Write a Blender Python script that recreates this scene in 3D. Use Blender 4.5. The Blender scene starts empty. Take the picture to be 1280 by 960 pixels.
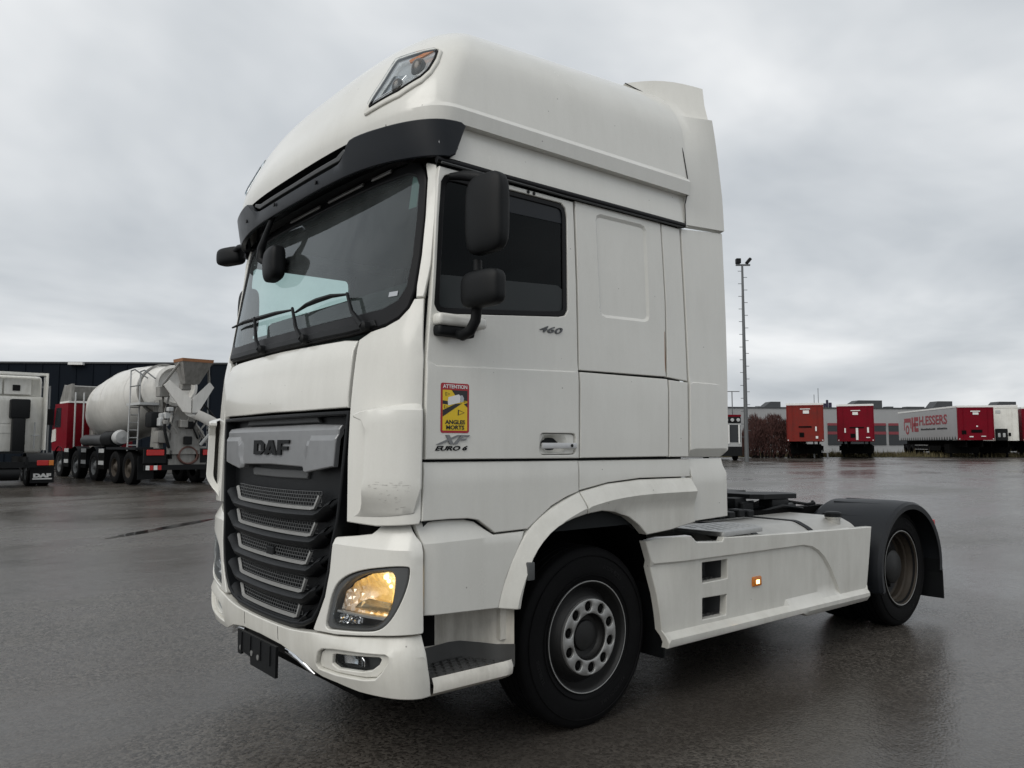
import bpy, bmesh, math, random
from mathutils import Vector, Matrix
from mathutils.geometry import delaunay_2d_cdt

scene = bpy.context.scene
random.seed(7)
PI = math.pi
R = math.radians

# ------------------------------------------------------------------ camera, sky, sun, exposure
CAM = Vector((-3.127, -4.207, 1.557))
YAW = R(50.24)                       # heading of the view, from +X (truck's rear) towards +Y
cam_data = bpy.data.cameras.new('camera')
cam_data.sensor_width = 36.0
cam_data.lens = 961.0 / 1280.0 * 36.0
cam_data.clip_start = 0.05
cam_data.clip_end = 2000.0
cam = bpy.data.objects.new('camera', cam_data)
cam.location = CAM
cam.rotation_euler = (R(94.5), 0.0, YAW - PI / 2)
scene.collection.objects.link(cam)
scene.camera = cam

SUN_EL, SUN_AZ = R(42), R(190)       # azimuth of the sun's position, from +X towards +Y
world = bpy.data.worlds.new('World')
scene.world = world
world.use_nodes = True
wn, wl = world.node_tree.nodes, world.node_tree.links
wn.clear()
wout = wn.new('ShaderNodeOutputWorld')
sky = wn.new('ShaderNodeTexSky')
sky.sky_type = 'NISHITA'
sky.sun_disc = False
sky.sun_elevation = SUN_EL
sky.sun_rotation = PI / 2 - SUN_AZ
sky.air_density = 1.0
sky.dust_density = 3.0
bg_sky = wn.new('ShaderNodeBackground')
bg_sky.inputs['Strength'].default_value = 0.10
wl.new(sky.outputs['Color'], bg_sky.inputs['Color'])
# a closed cloud deck: noise laid on a plane above, seen by direction
tc = wn.new('ShaderNodeTexCoord')
sep = wn.new('ShaderNodeSeparateXYZ')
wl.new(tc.outputs['Generated'], sep.inputs[0])
zc = wn.new('ShaderNodeMath'); zc.operation = 'MAXIMUM'; zc.inputs[1].default_value = 0.0
wl.new(sep.outputs['Z'], zc.inputs[0])
za = wn.new('ShaderNodeMath'); za.operation = 'ADD'; za.inputs[1].default_value = 0.22
wl.new(zc.outputs[0], za.inputs[0])
cx = wn.new('ShaderNodeMath'); cx.operation = 'DIVIDE'
cy = wn.new('ShaderNodeMath'); cy.operation = 'DIVIDE'
wl.new(sep.outputs['X'], cx.inputs[0]); wl.new(za.outputs[0], cx.inputs[1])
wl.new(sep.outputs['Y'], cy.inputs[0]); wl.new(za.outputs[0], cy.inputs[1])
comb = wn.new('ShaderNodeCombineXYZ')
wl.new(cx.outputs[0], comb.inputs[0]); wl.new(cy.outputs[0], comb.inputs[1])
n1 = wn.new('ShaderNodeTexNoise')
n1.inputs['Scale'].default_value = 0.95
n1.inputs['Detail'].default_value = 5.0
n1.inputs['Roughness'].default_value = 0.52
n1.inputs['Distortion'].default_value = 0.35
wl.new(comb.outputs[0], n1.inputs['Vector'])
cr = wn.new('ShaderNodeValToRGB')
cr.color_ramp.elements[0].position = 0.33
cr.color_ramp.elements[0].color = (0.485, 0.520, 0.556, 1)
cr.color_ramp.elements[1].position = 0.69
cr.color_ramp.elements[1].color = (0.930, 0.942, 0.950, 1)
e = cr.color_ramp.elements.new(0.5); e.color = (0.665, 0.694, 0.720, 1)
wl.new(n1.outputs['Fac'], cr.inputs['Fac'])
bg_cloud = wn.new('ShaderNodeBackground')
bg_cloud.inputs['Strength'].default_value = 1.0
wl.new(cr.outputs['Color'], bg_cloud.inputs['Color'])
wmix = wn.new('ShaderNodeMixShader')
wmix.inputs[0].default_value = 0.95
wl.new(bg_sky.outputs[0], wmix.inputs[1])
wl.new(bg_cloud.outputs[0], wmix.inputs[2])
wl.new(wmix.outputs[0], wout.inputs['Surface'])

sun_data = bpy.data.lights.new('sun', 'SUN')
sun_data.energy = 1.5
sun_data.angle = R(50)
sun_data.color = (1.0, 0.97, 0.91)
sun = bpy.data.objects.new('sun', sun_data)
sd = Vector((math.cos(SUN_EL) * math.cos(SUN_AZ), math.cos(SUN_EL) * math.sin(SUN_AZ), math.sin(SUN_EL)))
sun.rotation_euler = sd.to_track_quat('Z', 'Y').to_euler()
scene.collection.objects.link(sun)

vs = scene.view_settings
vs.view_transform = 'Standard'
vs.look = 'None'
vs.exposure = 0.04
vs.gamma = 1.0
vs.use_curve_mapping = False
scene.cycles.use_denoising = True
scene.cycles.max_bounces = 8
scene.cycles.transparent_max_bounces = 16

# ------------------------------------------------------------------ materials
def newmat(name):
    m = bpy.data.materials.new(name)
    m.use_nodes = True
    return m, m.node_tree.nodes, m.node_tree.links, m.node_tree.nodes['Principled BSDF']

def col4(c): return (c[0], c[1], c[2], 1.0)

def mat_plain(name, c, rough=0.5, metal=0.0, coat=0.0, var=0.12, scale=6.0, bump=0.0, bscale=60.0, spec=0.5):
    """Principled with a soft object-space noise in colour and roughness."""
    m, n, l, b = newmat(name)
    t = n.new('ShaderNodeTexCoord')
    no = n.new('ShaderNodeTexNoise')
    no.inputs['Scale'].default_value = scale
    no.inputs['Detail'].default_value = 6.0
    no.inputs['Roughness'].default_value = 0.6
    l.new(t.outputs['Object'], no.inputs['Vector'])
    mx = n.new('ShaderNodeMix'); mx.data_type = 'RGBA'
    mx.inputs['A'].default_value = col4([x * (1 - var) for x in c])
    mx.inputs['B'].default_value = col4([min(1, x * (1 + var)) for x in c])
    l.new(no.outputs['Fac'], mx.inputs['Factor'])
    l.new(mx.outputs['Result'], b.inputs['Base Color'])
    mr = n.new('ShaderNodeMapRange')
    mr.inputs['To Min'].default_value = max(0.02, rough - 0.08)
    mr.inputs['To Max'].default_value = min(1.0, rough + 0.08)
    l.new(no.outputs['Fac'], mr.inputs['Value'])
    l.new(mr.outputs['Result'], b.inputs['Roughness'])
    b.inputs['Metallic'].default_value = metal
    b.inputs['Coat Weight'].default_value = coat
    b.inputs['Coat Roughness'].default_value = 0.08
    b.inputs['Specular IOR Level'].default_value = spec
    if bump:
        nb = n.new('ShaderNodeTexNoise'); nb.inputs['Scale'].default_value = bscale; nb.inputs['Detail'].default_value = 3
        l.new(t.outputs['Object'], nb.inputs['Vector'])
        bp = n.new('ShaderNodeBump'); bp.inputs['Strength'].default_value = bump; bp.inputs['Distance'].default_value = 0.01
        l.new(nb.outputs['Fac'], bp.inputs['Height'])
        l.new(bp.outputs['Normal'], b.inputs['Normal'])
    return m

def mat_paint(name, c, dirt=(0.36, 0.34, 0.29), amount=0.35, rough=0.28, streak=1.0, coat=0.4, spec=0.5):
    """Grubby vehicle paint: fine grime, vertical run-off streaks, little chips."""
    m, n, l, b = newmat(name)
    t = n.new('ShaderNodeTexCoord')
    big = n.new('ShaderNodeTexNoise'); big.inputs['Scale'].default_value = 1.7; big.inputs['Detail'].default_value = 8; big.inputs['Roughness'].default_value = 0.65
    l.new(t.outputs['Object'], big.inputs['Vector'])
    mp = n.new('ShaderNodeMapping'); mp.inputs['Scale'].default_value = (9, 9, 1.6)
    l.new(t.outputs['Object'], mp.inputs['Vector'])
    st = n.new('ShaderNodeTexNoise'); st.inputs['Scale'].default_value = 1.0; st.inputs['Detail'].default_value = 6; st.inputs['Roughness'].default_value = 0.7
    l.new(mp.outputs['Vector'], st.inputs['Vector'])
    fine = n.new('ShaderNodeTexNoise'); fine.inputs['Scale'].default_value = 95; fine.inputs['Detail'].default_value = 4
    l.new(t.outputs['Object'], fine.inputs['Vector'])
    mu = n.new('ShaderNodeMath'); mu.operation = 'MULTIPLY'
    l.new(big.outputs['Fac'], mu.inputs[0]); l.new(st.outputs['Fac'], mu.inputs[1])
    rp = n.new('ShaderNodeMapRange'); rp.inputs['From Min'].default_value = 0.18; rp.inputs['From Max'].default_value = 0.42
    rp.inputs['To Max'].default_value = amount
    l.new(mu.outputs[0], rp.inputs['Value'])
    ad = n.new('ShaderNodeMath'); ad.operation = 'MULTIPLY_ADD'; ad.inputs[1].default_value = 0.10 * streak; ad.use_clamp = True
    l.new(fine.outputs['Fac'], ad.inputs[0]); l.new(rp.outputs['Result'], ad.inputs[2])
    mx = n.new('ShaderNodeMix'); mx.data_type = 'RGBA'
    mx.inputs['A'].default_value = col4(c); mx.inputs['B'].default_value = col4(dirt)
    l.new(ad.outputs[0], mx.inputs['Factor'])
    # stone chips and specks
    vo = n.new('ShaderNodeTexVoronoi'); vo.inputs['Scale'].default_value = 13
    l.new(t.outputs['Object'], vo.inputs['Vector'])
    lt = n.new('ShaderNodeMath'); lt.operation = 'LESS_THAN'; lt.inputs[1].default_value = 0.05
    l.new(vo.outputs['Distance'], lt.inputs[0])
    sp = n.new('ShaderNodeSeparateXYZ'); l.new(vo.outputs['Color'], sp.inputs[0])
    g = n.new('ShaderNodeMath'); g.operation = 'GREATER_THAN'; g.inputs[1].default_value = 0.74
    l.new(sp.outputs['X'], g.inputs[0])
    mm = n.new('ShaderNodeMath'); mm.operation = 'MULTIPLY'; l.new(lt.outputs[0], mm.inputs[0]); l.new(g.outputs[0], mm.inputs[1])
    m3 = n.new('ShaderNodeMath'); m3.operation = 'MULTIPLY'; m3.inputs[1].default_value = 0.6 * streak; l.new(mm.outputs[0], m3.inputs[0])
    mx2 = n.new('ShaderNodeMix'); mx2.data_type = 'RGBA'; mx2.inputs['B'].default_value = (0.06, 0.05, 0.045, 1)
    l.new(m3.outputs[0], mx2.inputs['Factor']); l.new(mx.outputs['Result'], mx2.inputs['A'])
    l.new(mx2.outputs['Result'], b.inputs['Base Color'])
    mr = n.new('ShaderNodeMapRange'); mr.inputs['To Min'].default_value = rough; mr.inputs['To Max'].default_value = rough + 0.45
    l.new(ad.outputs[0], mr.inputs['Value']); l.new(mr.outputs['Result'], b.inputs['Roughness'])
    b.inputs['Coat Weight'].default_value = coat
    b.inputs['Specular IOR Level'].default_value = spec
    b.inputs['Coat Roughness'].default_value = 0.06
    return m

def mat_glass(name, tint, rough=0.0, haze=0.0, ior=1.5):
    m, n, l, b = newmat(name)
    n.remove(b)
    tr = n.new('ShaderNodeBsdfTransparent'); tr.inputs['Color'].default_value = col4(tint)
    gl = n.new('ShaderNodeBsdfGlossy'); gl.inputs['Roughness'].default_value = rough
    gl.inputs['Color'].default_value = (0.9, 0.95, 0.97, 1)
    fr = n.new('ShaderNodeFresnel'); fr.inputs['IOR'].default_value = ior
    mx = n.new('ShaderNodeMixShader')
    l.new(fr.outputs[0], mx.inputs[0]); l.new(tr.outputs[0], mx.inputs[1]); l.new(gl.outputs[0], mx.inputs[2])
    last = mx
    if haze:                             # uneven grey haze, standing in for sky reflected in the glass
        t = n.new('ShaderNodeTexCoord')
        no = n.new('ShaderNodeTexNoise'); no.inputs['Scale'].default_value = 2.6; no.inputs['Detail'].default_value = 8; no.inputs['Roughness'].default_value = 0.62; no.inputs['Distortion'].default_value = 1.2
        l.new(t.outputs['Object'], no.inputs['Vector'])
        mr = n.new('ShaderNodeMapRange'); mr.inputs['From Min'].default_value = 0.3; mr.inputs['From Max'].default_value = 0.7
        mr.inputs['To Min'].default_value = haze * 0.35; mr.inputs['To Max'].default_value = haze
        l.new(no.outputs['Fac'], mr.inputs['Value'])
        df = n.new('ShaderNodeBsdfDiffuse'); df.inputs['Color'].default_value = (0.34, 0.38, 0.385, 1)
        m2 = n.new('ShaderNodeMixShader')
        l.new(mr.outputs['Result'], m2.inputs[0]); l.new(mx.outputs[0], m2.inputs[1]); l.new(df.outputs[0], m2.inputs[2])
        last = m2
    l.new(last.outputs[0], n['Material Output'].inputs['Surface'])
    return m

def mat_emit(name, c, s):
    m, n, l, b = newmat(name)
    b.inputs['Base Color'].default_value = col4(c)
    b.inputs['Emission Color'].default_value = col4(c)
    b.inputs['Emission Strength'].default_value = s
    b.inputs['Roughness'].default_value = 0.3
    return m

WHITE = mat_paint('truck_white_paint', (0.705, 0.698, 0.655), dirt=(0.32, 0.305, 0.26), amount=0.13, rough=0.20)
WHITE2 = mat_paint('truck_white_plastic', (0.67, 0.66, 0.612), dirt=(0.26, 0.245, 0.20), amount=0.27, rough=0.30)
GRIME = mat_paint('grimy_step_white', (0.74, 0.71, 0.64), dirt=(0.20, 0.18, 0.145), amount=0.55, rough=0.45)
BLACK = mat_plain('black_plastic', (0.0065, 0.0072, 0.008), 0.52, bump=0.10, bscale=220, var=0.3, spec=0.2)
VISOR = mat_plain('visor_smoked_plastic', (0.006, 0.008, 0.0115), 0.35, var=0.35, scale=9, spec=0.28)
DARK = mat_plain('underbody_black', (0.004, 0.004, 0.004), 0.85, var=0.3, spec=0.08)
GRILLE = mat_plain('grille_plastic', (0.0065, 0.0074, 0.0085), 0.42, bump=0.08, bscale=260, var=0.25, spec=0.22)
RUBBER = mat_plain('tyre_rubber', (0.0050, 0.0050, 0.0054), 0.72, var=0.5, scale=14, bump=0.15, bscale=90, spec=0.12)
SEAL = mat_plain('rubber_seal', (0.005, 0.005, 0.006), 0.45, spec=0.2)
BADGE = mat_plain('dark_badge', (0.085, 0.088, 0.092), 0.35, metal=0.3, var=0.1)
XFBADGE = mat_plain('grey_badge', (0.20, 0.205, 0.21), 0.3, metal=0.5, var=0.25, scale=30)
SILVER = mat_plain('silver_trim', (0.56, 0.565, 0.57), 0.38, metal=0.35, var=0.12, scale=20)
PLATE = mat_plain('brushed_grey_panel', (0.25, 0.255, 0.262), 0.36, metal=0.35, var=0.18, scale=14, bump=0.04, bscale=300)
CHROME = mat_plain('chrome', (0.75, 0.76, 0.78), 0.08, metal=1.0, var=0.05)
ALU = mat_plain('dull_aluminium', (0.36, 0.36, 0.35), 0.42, metal=0.7, var=0.25, scale=18, bump=0.05)
RIMDARK = mat_plain('dark_wheel_steel', (0.010, 0.010, 0.0098), 0.55, metal=0.1, var=0.4, scale=16)
RIMRUST = mat_plain('dirty_brown_rim', (0.040, 0.031, 0.022), 0.65, metal=0.2, var=0.5, scale=16)
GREY = mat_plain('mid_grey_plastic', (0.075, 0.078, 0.08), 0.5, bump=0.08, bscale=200)
STEP = mat_plain('step_grey_plastic', (0.085, 0.085, 0.083), 0.5, bump=0.12, bscale=160, var=0.3)
TANK = mat_plain('tank_aluminium', (0.46, 0.45, 0.42), 0.42, metal=0.45, var=0.2, scale=8)
FENDER = mat_plain('rear_fender_plastic', (0.0095, 0.011, 0.0135), 0.48, bump=0.06, bscale=180, var=0.3, spec=0.28)
CABIN = mat_plain('cab_interior', (0.016, 0.018, 0.019), 0.75, spec=0.2)
DASH = mat_plain('dashboard_grey', (0.022, 0.025, 0.026), 0.7, spec=0.25)
TRIM = mat_plain('louvre_trim', (0.34, 0.342, 0.335), 0.42, metal=0.35, var=0.15, scale=20)
CURTAIN = mat_plain('cab_curtain', (0.10, 0.105, 0.105), 0.9)
GLASS = mat_glass('windscreen_glass', (0.66, 0.78, 0.76), haze=0.13)
GLASS_SIDE = mat_glass('side_window_glass', (0.09, 0.10, 0.105), ior=1.22)
GLASS_CLEAR = mat_glass('clear_window_glass', (0.78, 0.90, 0.88))
LENS = mat_glass('lamp_lens', (0.92, 0.93, 0.93))
def mat_lit_reflector(bulb):
    """amber light on a reflector: strongest round the bulb, broken by the facets"""
    m, n, l, b = newmat('lit_amber_reflector')
    t = n.new('ShaderNodeTexCoord')
    d = n.new('ShaderNodeVectorMath'); d.operation = 'DISTANCE'; d.inputs[1].default_value = bulb
    l.new(t.outputs['Object'], d.inputs[0])
    no = n.new('ShaderNodeTexNoise'); no.inputs['Scale'].default_value = 34; no.inputs['Detail'].default_value = 4; no.inputs['Distortion'].default_value = 2.0
    l.new(t.outputs['Object'], no.inputs['Vector'])
    ma = n.new('ShaderNodeMath'); ma.operation = 'MULTIPLY_ADD'; ma.inputs[1].default_value = 0.16; ma.inputs[2].default_value = -0.08
    l.new(no.outputs['Fac'], ma.inputs[0])
    ad = n.new('ShaderNodeMath'); ad.operation = 'ADD'; l.new(d.outputs['Value'], ad.inputs[0]); l.new(ma.outputs[0], ad.inputs[1])
    mr = n.new('ShaderNodeMapRange'); mr.inputs['From Min'].default_value = 0.0; mr.inputs['From Max'].default_value = 0.36
    l.new(ad.outputs[0], mr.inputs['Value'])
    r = n.new('ShaderNodeValToRGB')
    r.color_ramp.elements[0].position = 0.0; r.color_ramp.elements[0].color = (1.0, 0.80, 0.42, 1)
    r.color_ramp.elements[1].position = 1.0; r.color_ramp.elements[1].color = (0.055, 0.040, 0.028, 1)
    for p, c in ((0.22, (0.95, 0.58, 0.14, 1)), (0.48, (0.70, 0.36, 0.055, 1)), (0.74, (0.26, 0.13, 0.03, 1))):
        e = r.color_ramp.elements.new(p); e.color = c
    l.new(mr.outputs['Result'], r.inputs['Fac'])
    b.inputs['Base Color'].default_value = (0.55, 0.52, 0.47, 1)
    l.new(r.outputs['Color'], b.inputs['Emission Color'])
    b.inputs['Emission Strength'].default_value = 0.85
    b.inputs['Metallic'].default_value = 0.8; b.inputs['Roughness'].default_value = 0.18
    return m
AMBER = mat_lit_reflector((-1.28, -1.11, 0.94))
AMBERHOT = mat_emit('amber_bulb', (1.0, 0.66, 0.22), 5.5)
AMBERDIM = mat_plain('amber_plastic', (0.55, 0.17, 0.02), 0.2)
REDLENS = mat_plain('red_lens', (0.42, 0.012, 0.010), 0.2, var=0.2)

# ------------------------------------------------------------------ mesh helpers
def link(o, parent=None):
    scene.collection.objects.link(o)
    if parent is not None:
        o.parent = parent
    return o

def mesh_obj(name, v, f, mat, parent=None, smooth=35, merge=0.0):
    me = bpy.data.meshes.new(name)
    me.from_pydata([tuple(p) for p in v], [], [tuple(q) for q in f])
    if merge:
        bm = bmesh.new(); bm.from_mesh(me)
        bmesh.ops.remove_doubles(bm, verts=bm.verts, dist=merge)
        bmesh.ops.dissolve_degenerate(bm, edges=bm.edges, dist=merge * 0.5)
        bm.to_mesh(me); bm.free()
    me.validate()
    me.update()
    if smooth:
        me.polygons.foreach_set('use_smooth', [True] * len(me.polygons))
        me.set_sharp_from_angle(angle=R(smooth))
    mats = mat if isinstance(mat, (list, tuple)) else [mat]
    for x in mats:
        me.materials.append(x)
    return link(bpy.data.objects.new(name, me), parent)

class G:
    """A growing heap of vertices and faces; obj() links it as one mesh object."""
    def __init__(s): s.v = []; s.f = []
    def add(s, v, f):
        o = len(s.v)
        s.v += [tuple(p) for p in v]
        s.f += [tuple(i + o for i in q) for q in f]
        return s
    def box(s, x0, x1, y0, y1, z0, z1):
        if x0 > x1: x0, x1 = x1, x0
        if y0 > y1: y0, y1 = y1, y0
        if z0 > z1: z0, z1 = z1, z0
        return s.add([(x0, y0, z0), (x1, y0, z0), (x1, y1, z0), (x0, y1, z0), (x0, y0, z1), (x1, y0, z1), (x1, y1, z1), (x0, y1, z1)],
                     [(0, 3, 2, 1), (4, 5, 6, 7), (0, 1, 5, 4), (1, 2, 6, 5), (2, 3, 7, 6), (3, 0, 4, 7)])
    def rbox(s, x0, x1, y0, y1, z0, z1, r=0.02, seg=2):
        bm = bmesh.new()
        bmesh.ops.create_cube(bm, size=1.0)
        bmesh.ops.scale(bm, vec=(abs(x1 - x0), abs(y1 - y0), abs(z1 - z0)), verts=bm.verts)
        bmesh.ops.translate(bm, vec=((x0 + x1) / 2, (y0 + y1) / 2, (z0 + z1) / 2), verts=bm.verts)
        bmesh.ops.bevel(bm, geom=bm.edges[:], offset=r, segments=seg, profile=0.6, affect='EDGES')
        return s.bm(bm)
    def bm(s, bm):
        bm.verts.index_update()
        s.add([v.co[:] for v in bm.verts], [[v.index for v in f.verts] for f in bm.faces])
        bm.free()
        return s
    def tube(s, path, r, seg=8, cap=True):
        path = [Vector(p) for p in path]
        rr = r if isinstance(r, (list, tuple)) else [r] * len(path)
        rings = []
        up = None
        for i, p in enumerate(path):
            d = (path[min(i + 1, len(path) - 1)] - path[max(i - 1, 0)])
            if d.length < 1e-9: d = Vector((0, 0, 1))
            d.normalize()
            if up is None:
                up = Vector((0, 0, 1)) if abs(d.z) < 0.9 else Vector((1, 0, 0))
            a = d.cross(up)
            if a.length < 1e-6: a = d.orthogonal()
            a.normalize(); b = a.cross(d).normalized(); up = b
            rings.append([p + (a * math.cos(2 * PI * k / seg) + b * math.sin(2 * PI * k / seg)) * rr[i] for k in range(seg)])
        v = [q for ring in rings for q in ring]
        f = []
        for i in range(len(path) - 1):
            for k in range(seg):
                k2 = (k + 1) % seg
                f.append((i * seg + k, i * seg + k2, (i + 1) * seg + k2, (i + 1) * seg + k))
        if cap:
            f.append(tuple(range(seg))[::-1]); f.append(tuple(len(v) - seg + k for k in range(seg)))
        return s.add(v, f)
    def lathe(s, prof, c=(0, 0, 0), axis='y', seg=40, cap0=False, cap1=False, a0=0.0, a1=2 * PI):
        """prof: (radius, height along axis)."""
        full = abs(a1 - a0 - 2 * PI) < 1e-6
        n = seg if full else seg + 1
        v = []
        for r, h in prof:
            for k in range(n):
                a = a0 + (a1 - a0) * k / seg
                ca, sa = math.cos(a) * r, math.sin(a) * r
                if axis == 'y': v.append((c[0] + ca, c[1] + h, c[2] + sa))
                elif axis == 'z': v.append((c[0] + ca, c[1] + sa, c[2] + h))
                else: v.append((c[0] + h, c[1] + ca, c[2] + sa))
        f = []
        for i in range(len(prof) - 1):
            for k in range(n if full else n - 1):
                k2 = (k + 1) % n
                f.append((i * n + k, i * n + k2, (i + 1) * n + k2, (i + 1) * n + k))
        if cap0: f.append(tuple(range(n))[::-1])
        if cap1: f.append(tuple((len(prof) - 1) * n + k for k in range(n)))
        return s.add(v, f)
    def prism(s, poly, fn0, fn1):
        """poly: 2D points; fn0/fn1 map a 2D point to the two end faces."""
        n = len(poly)
        v = [fn0(*p) for p in poly] + [fn1(*p) for p in poly]
        f = [tuple(range(n))[::-1], tuple(range(n, 2 * n))]
        f += [(i, (i + 1) % n, n + (i + 1) % n, n + i) for i in range(n)]
        return s.add(v, f)
    def xf(s, M):
        s.v = [tuple(M @ Vector(p)) for p in s.v]
        return s
    def obj(s, name, mat, parent=None, smooth=35):
        return mesh_obj(name, s.v, s.f, mat, parent, smooth)

def empty(name, loc=(0, 0, 0), rz=0.0, label=None, cat=None, group=None, scale=1.0):
    o = bpy.data.objects.new(name, None)
    o.empty_display_size = 0.2
    o.location = loc
    o.rotation_euler = (0, 0, rz)
    o.scale = (scale, scale, scale)
    scene.collection.objects.link(o)
    return tag(o, label, cat, group)

def tag(o, label=None, cat=None, group=None, kind=None):
    if label: o['label'] = label
    if cat: o['category'] = cat
    if group: o['group'] = group
    if kind: o['kind'] = kind
    return o

def copy_tree(o, parent=None):
    c = o.copy()
    scene.collection.objects.link(c)
    c.parent = parent
    for ch in list(o.children):
        copy_tree(ch, c)
    return c

# ---- 2D polygon tools
def area(p): return 0.5 * sum(p[i][0] * p[(i + 1) % len(p)][1] - p[(i + 1) % len(p)][0] * p[i][1] for i in range(len(p)))
def ccw(p): return list(p) if area(p) > 0 else list(p)[::-1]
def cw(p): return ccw(p)[::-1]
def inside(p, x, y):
    c = False
    j = len(p) - 1
    for i in range(len(p)):
        xi, yi = p[i]; xj, yj = p[j]
        if (yi > y) != (yj > y) and x < (xj - xi) * (y - yi) / (yj - yi) + xi: c = not c
        j = i
    return c
def seg_dist(p, a, b):
    dx, dy = b[0] - a[0], b[1] - a[1]
    L = dx * dx + dy * dy
    t = 0 if L == 0 else max(0, min(1, ((p[0] - a[0]) * dx + (p[1] - a[1]) * dy) / L))
    return math.hypot(p[0] - a[0] - t * dx, p[1] - a[1] - t * dy)
def line_dist(p, pl, closed=False):
    n = len(pl)
    return min(seg_dist(p, pl[i], pl[(i + 1) % n]) for i in range(n if closed else n - 1))
def sstep(x, a=0.0, b=1.0):
    t = max(0.0, min(1.0, (x - a) / (b - a)))
    return t * t * (3 - 2 * t)
def offset(p, d):
    """shift a loop to its left by d"""
    n = len(p); out = []
    for i in range(n):
        a, b, c = p[i - 1], p[i], p[(i + 1) % n]
        e1 = (b[0] - a[0], b[1] - a[1]); e2 = (c[0] - b[0], c[1] - b[1])
        l1 = math.hypot(*e1) or 1e-9; l2 = math.hypot(*e2) or 1e-9
        n1 = (-e1[1] / l1, e1[0] / l1); n2 = (-e2[1] / l2, e2[0] / l2)
        m = (n1[0] + n2[0], n1[1] + n2[1]); q = m[0] * m[0] + m[1] * m[1]
        k = 2.0 / max(q, 0.6)
        out.append((b[0] + m[0] * d * k / 1.0 * 1.0, b[1] + m[1] * d * k / 1.0) if q > 1e-9 else b)
    return out
def resample(p, step):
    out = []
    for i in range(len(p)):
        a, b = p[i], p[(i + 1) % len(p)]
        n = max(1, int(math.ceil(math.hypot(b[0] - a[0], b[1] - a[1]) / step)))
        out += [(a[0] + (b[0] - a[0]) * k / n, a[1] + (b[1] - a[1]) * k / n) for k in range(n)]
    return out
def lin(x, a, b): return max(0.0, min(1.0, (x - a) / (b - a)))
def off_line(pl, d):
    out = []
    for i in range(len(pl)):
        a = pl[max(0, i - 1)]; b = pl[min(len(pl) - 1, i + 1)]
        dx, dy = b[0] - a[0], b[1] - a[1]; L = math.hypot(dx, dy)
        out.append((pl[i][0] + dy / L * d, pl[i][1] - dx / L * d))
    return out
def rounded(p, r, seg=4):
    out = []
    n = len(p)
    rr = r if isinstance(r, (list, tuple)) else [r] * n
    for i in range(n):
        a, b, c = Vector(p[i - 1]), Vector(p[i]), Vector(p[(i + 1) % n])
        u, w = a - b, c - b
        lu, lw = u.length, w.length
        if lu < 1e-6 or lw < 1e-6 or rr[i] <= 0: out.append(tuple(b)); continue
        u /= lu; w /= lw
        ang = math.acos(max(-1, min(1, u.dot(w))))
        if ang > R(172): out.append(tuple(b)); continue
        t = min(rr[i] / math.tan(ang / 2), 0.48 * lu, 0.48 * lw)
        p0, p1 = b + u * t, b + w * t
        for k in range(seg + 1):
            f = k / seg
            out.append(tuple(p0 * (1 - f) ** 2 + b * 2 * f * (1 - f) + p1 * f * f))
    return out
def chaikin(p, n=2, closed=True):
    for _ in range(n):
        q = []
        m = len(p)
        for i in range(m if closed else m - 1):
            a, b = p[i], p[(i + 1) % m]
            q += [(a[0] * .75 + b[0] * .25, a[1] * .75 + b[1] * .25), (a[0] * .25 + b[0] * .75, a[1] * .25 + b[1] * .75)]
        p = q if closed else [p[0]] + q + [p[-1]]
    return p

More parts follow.
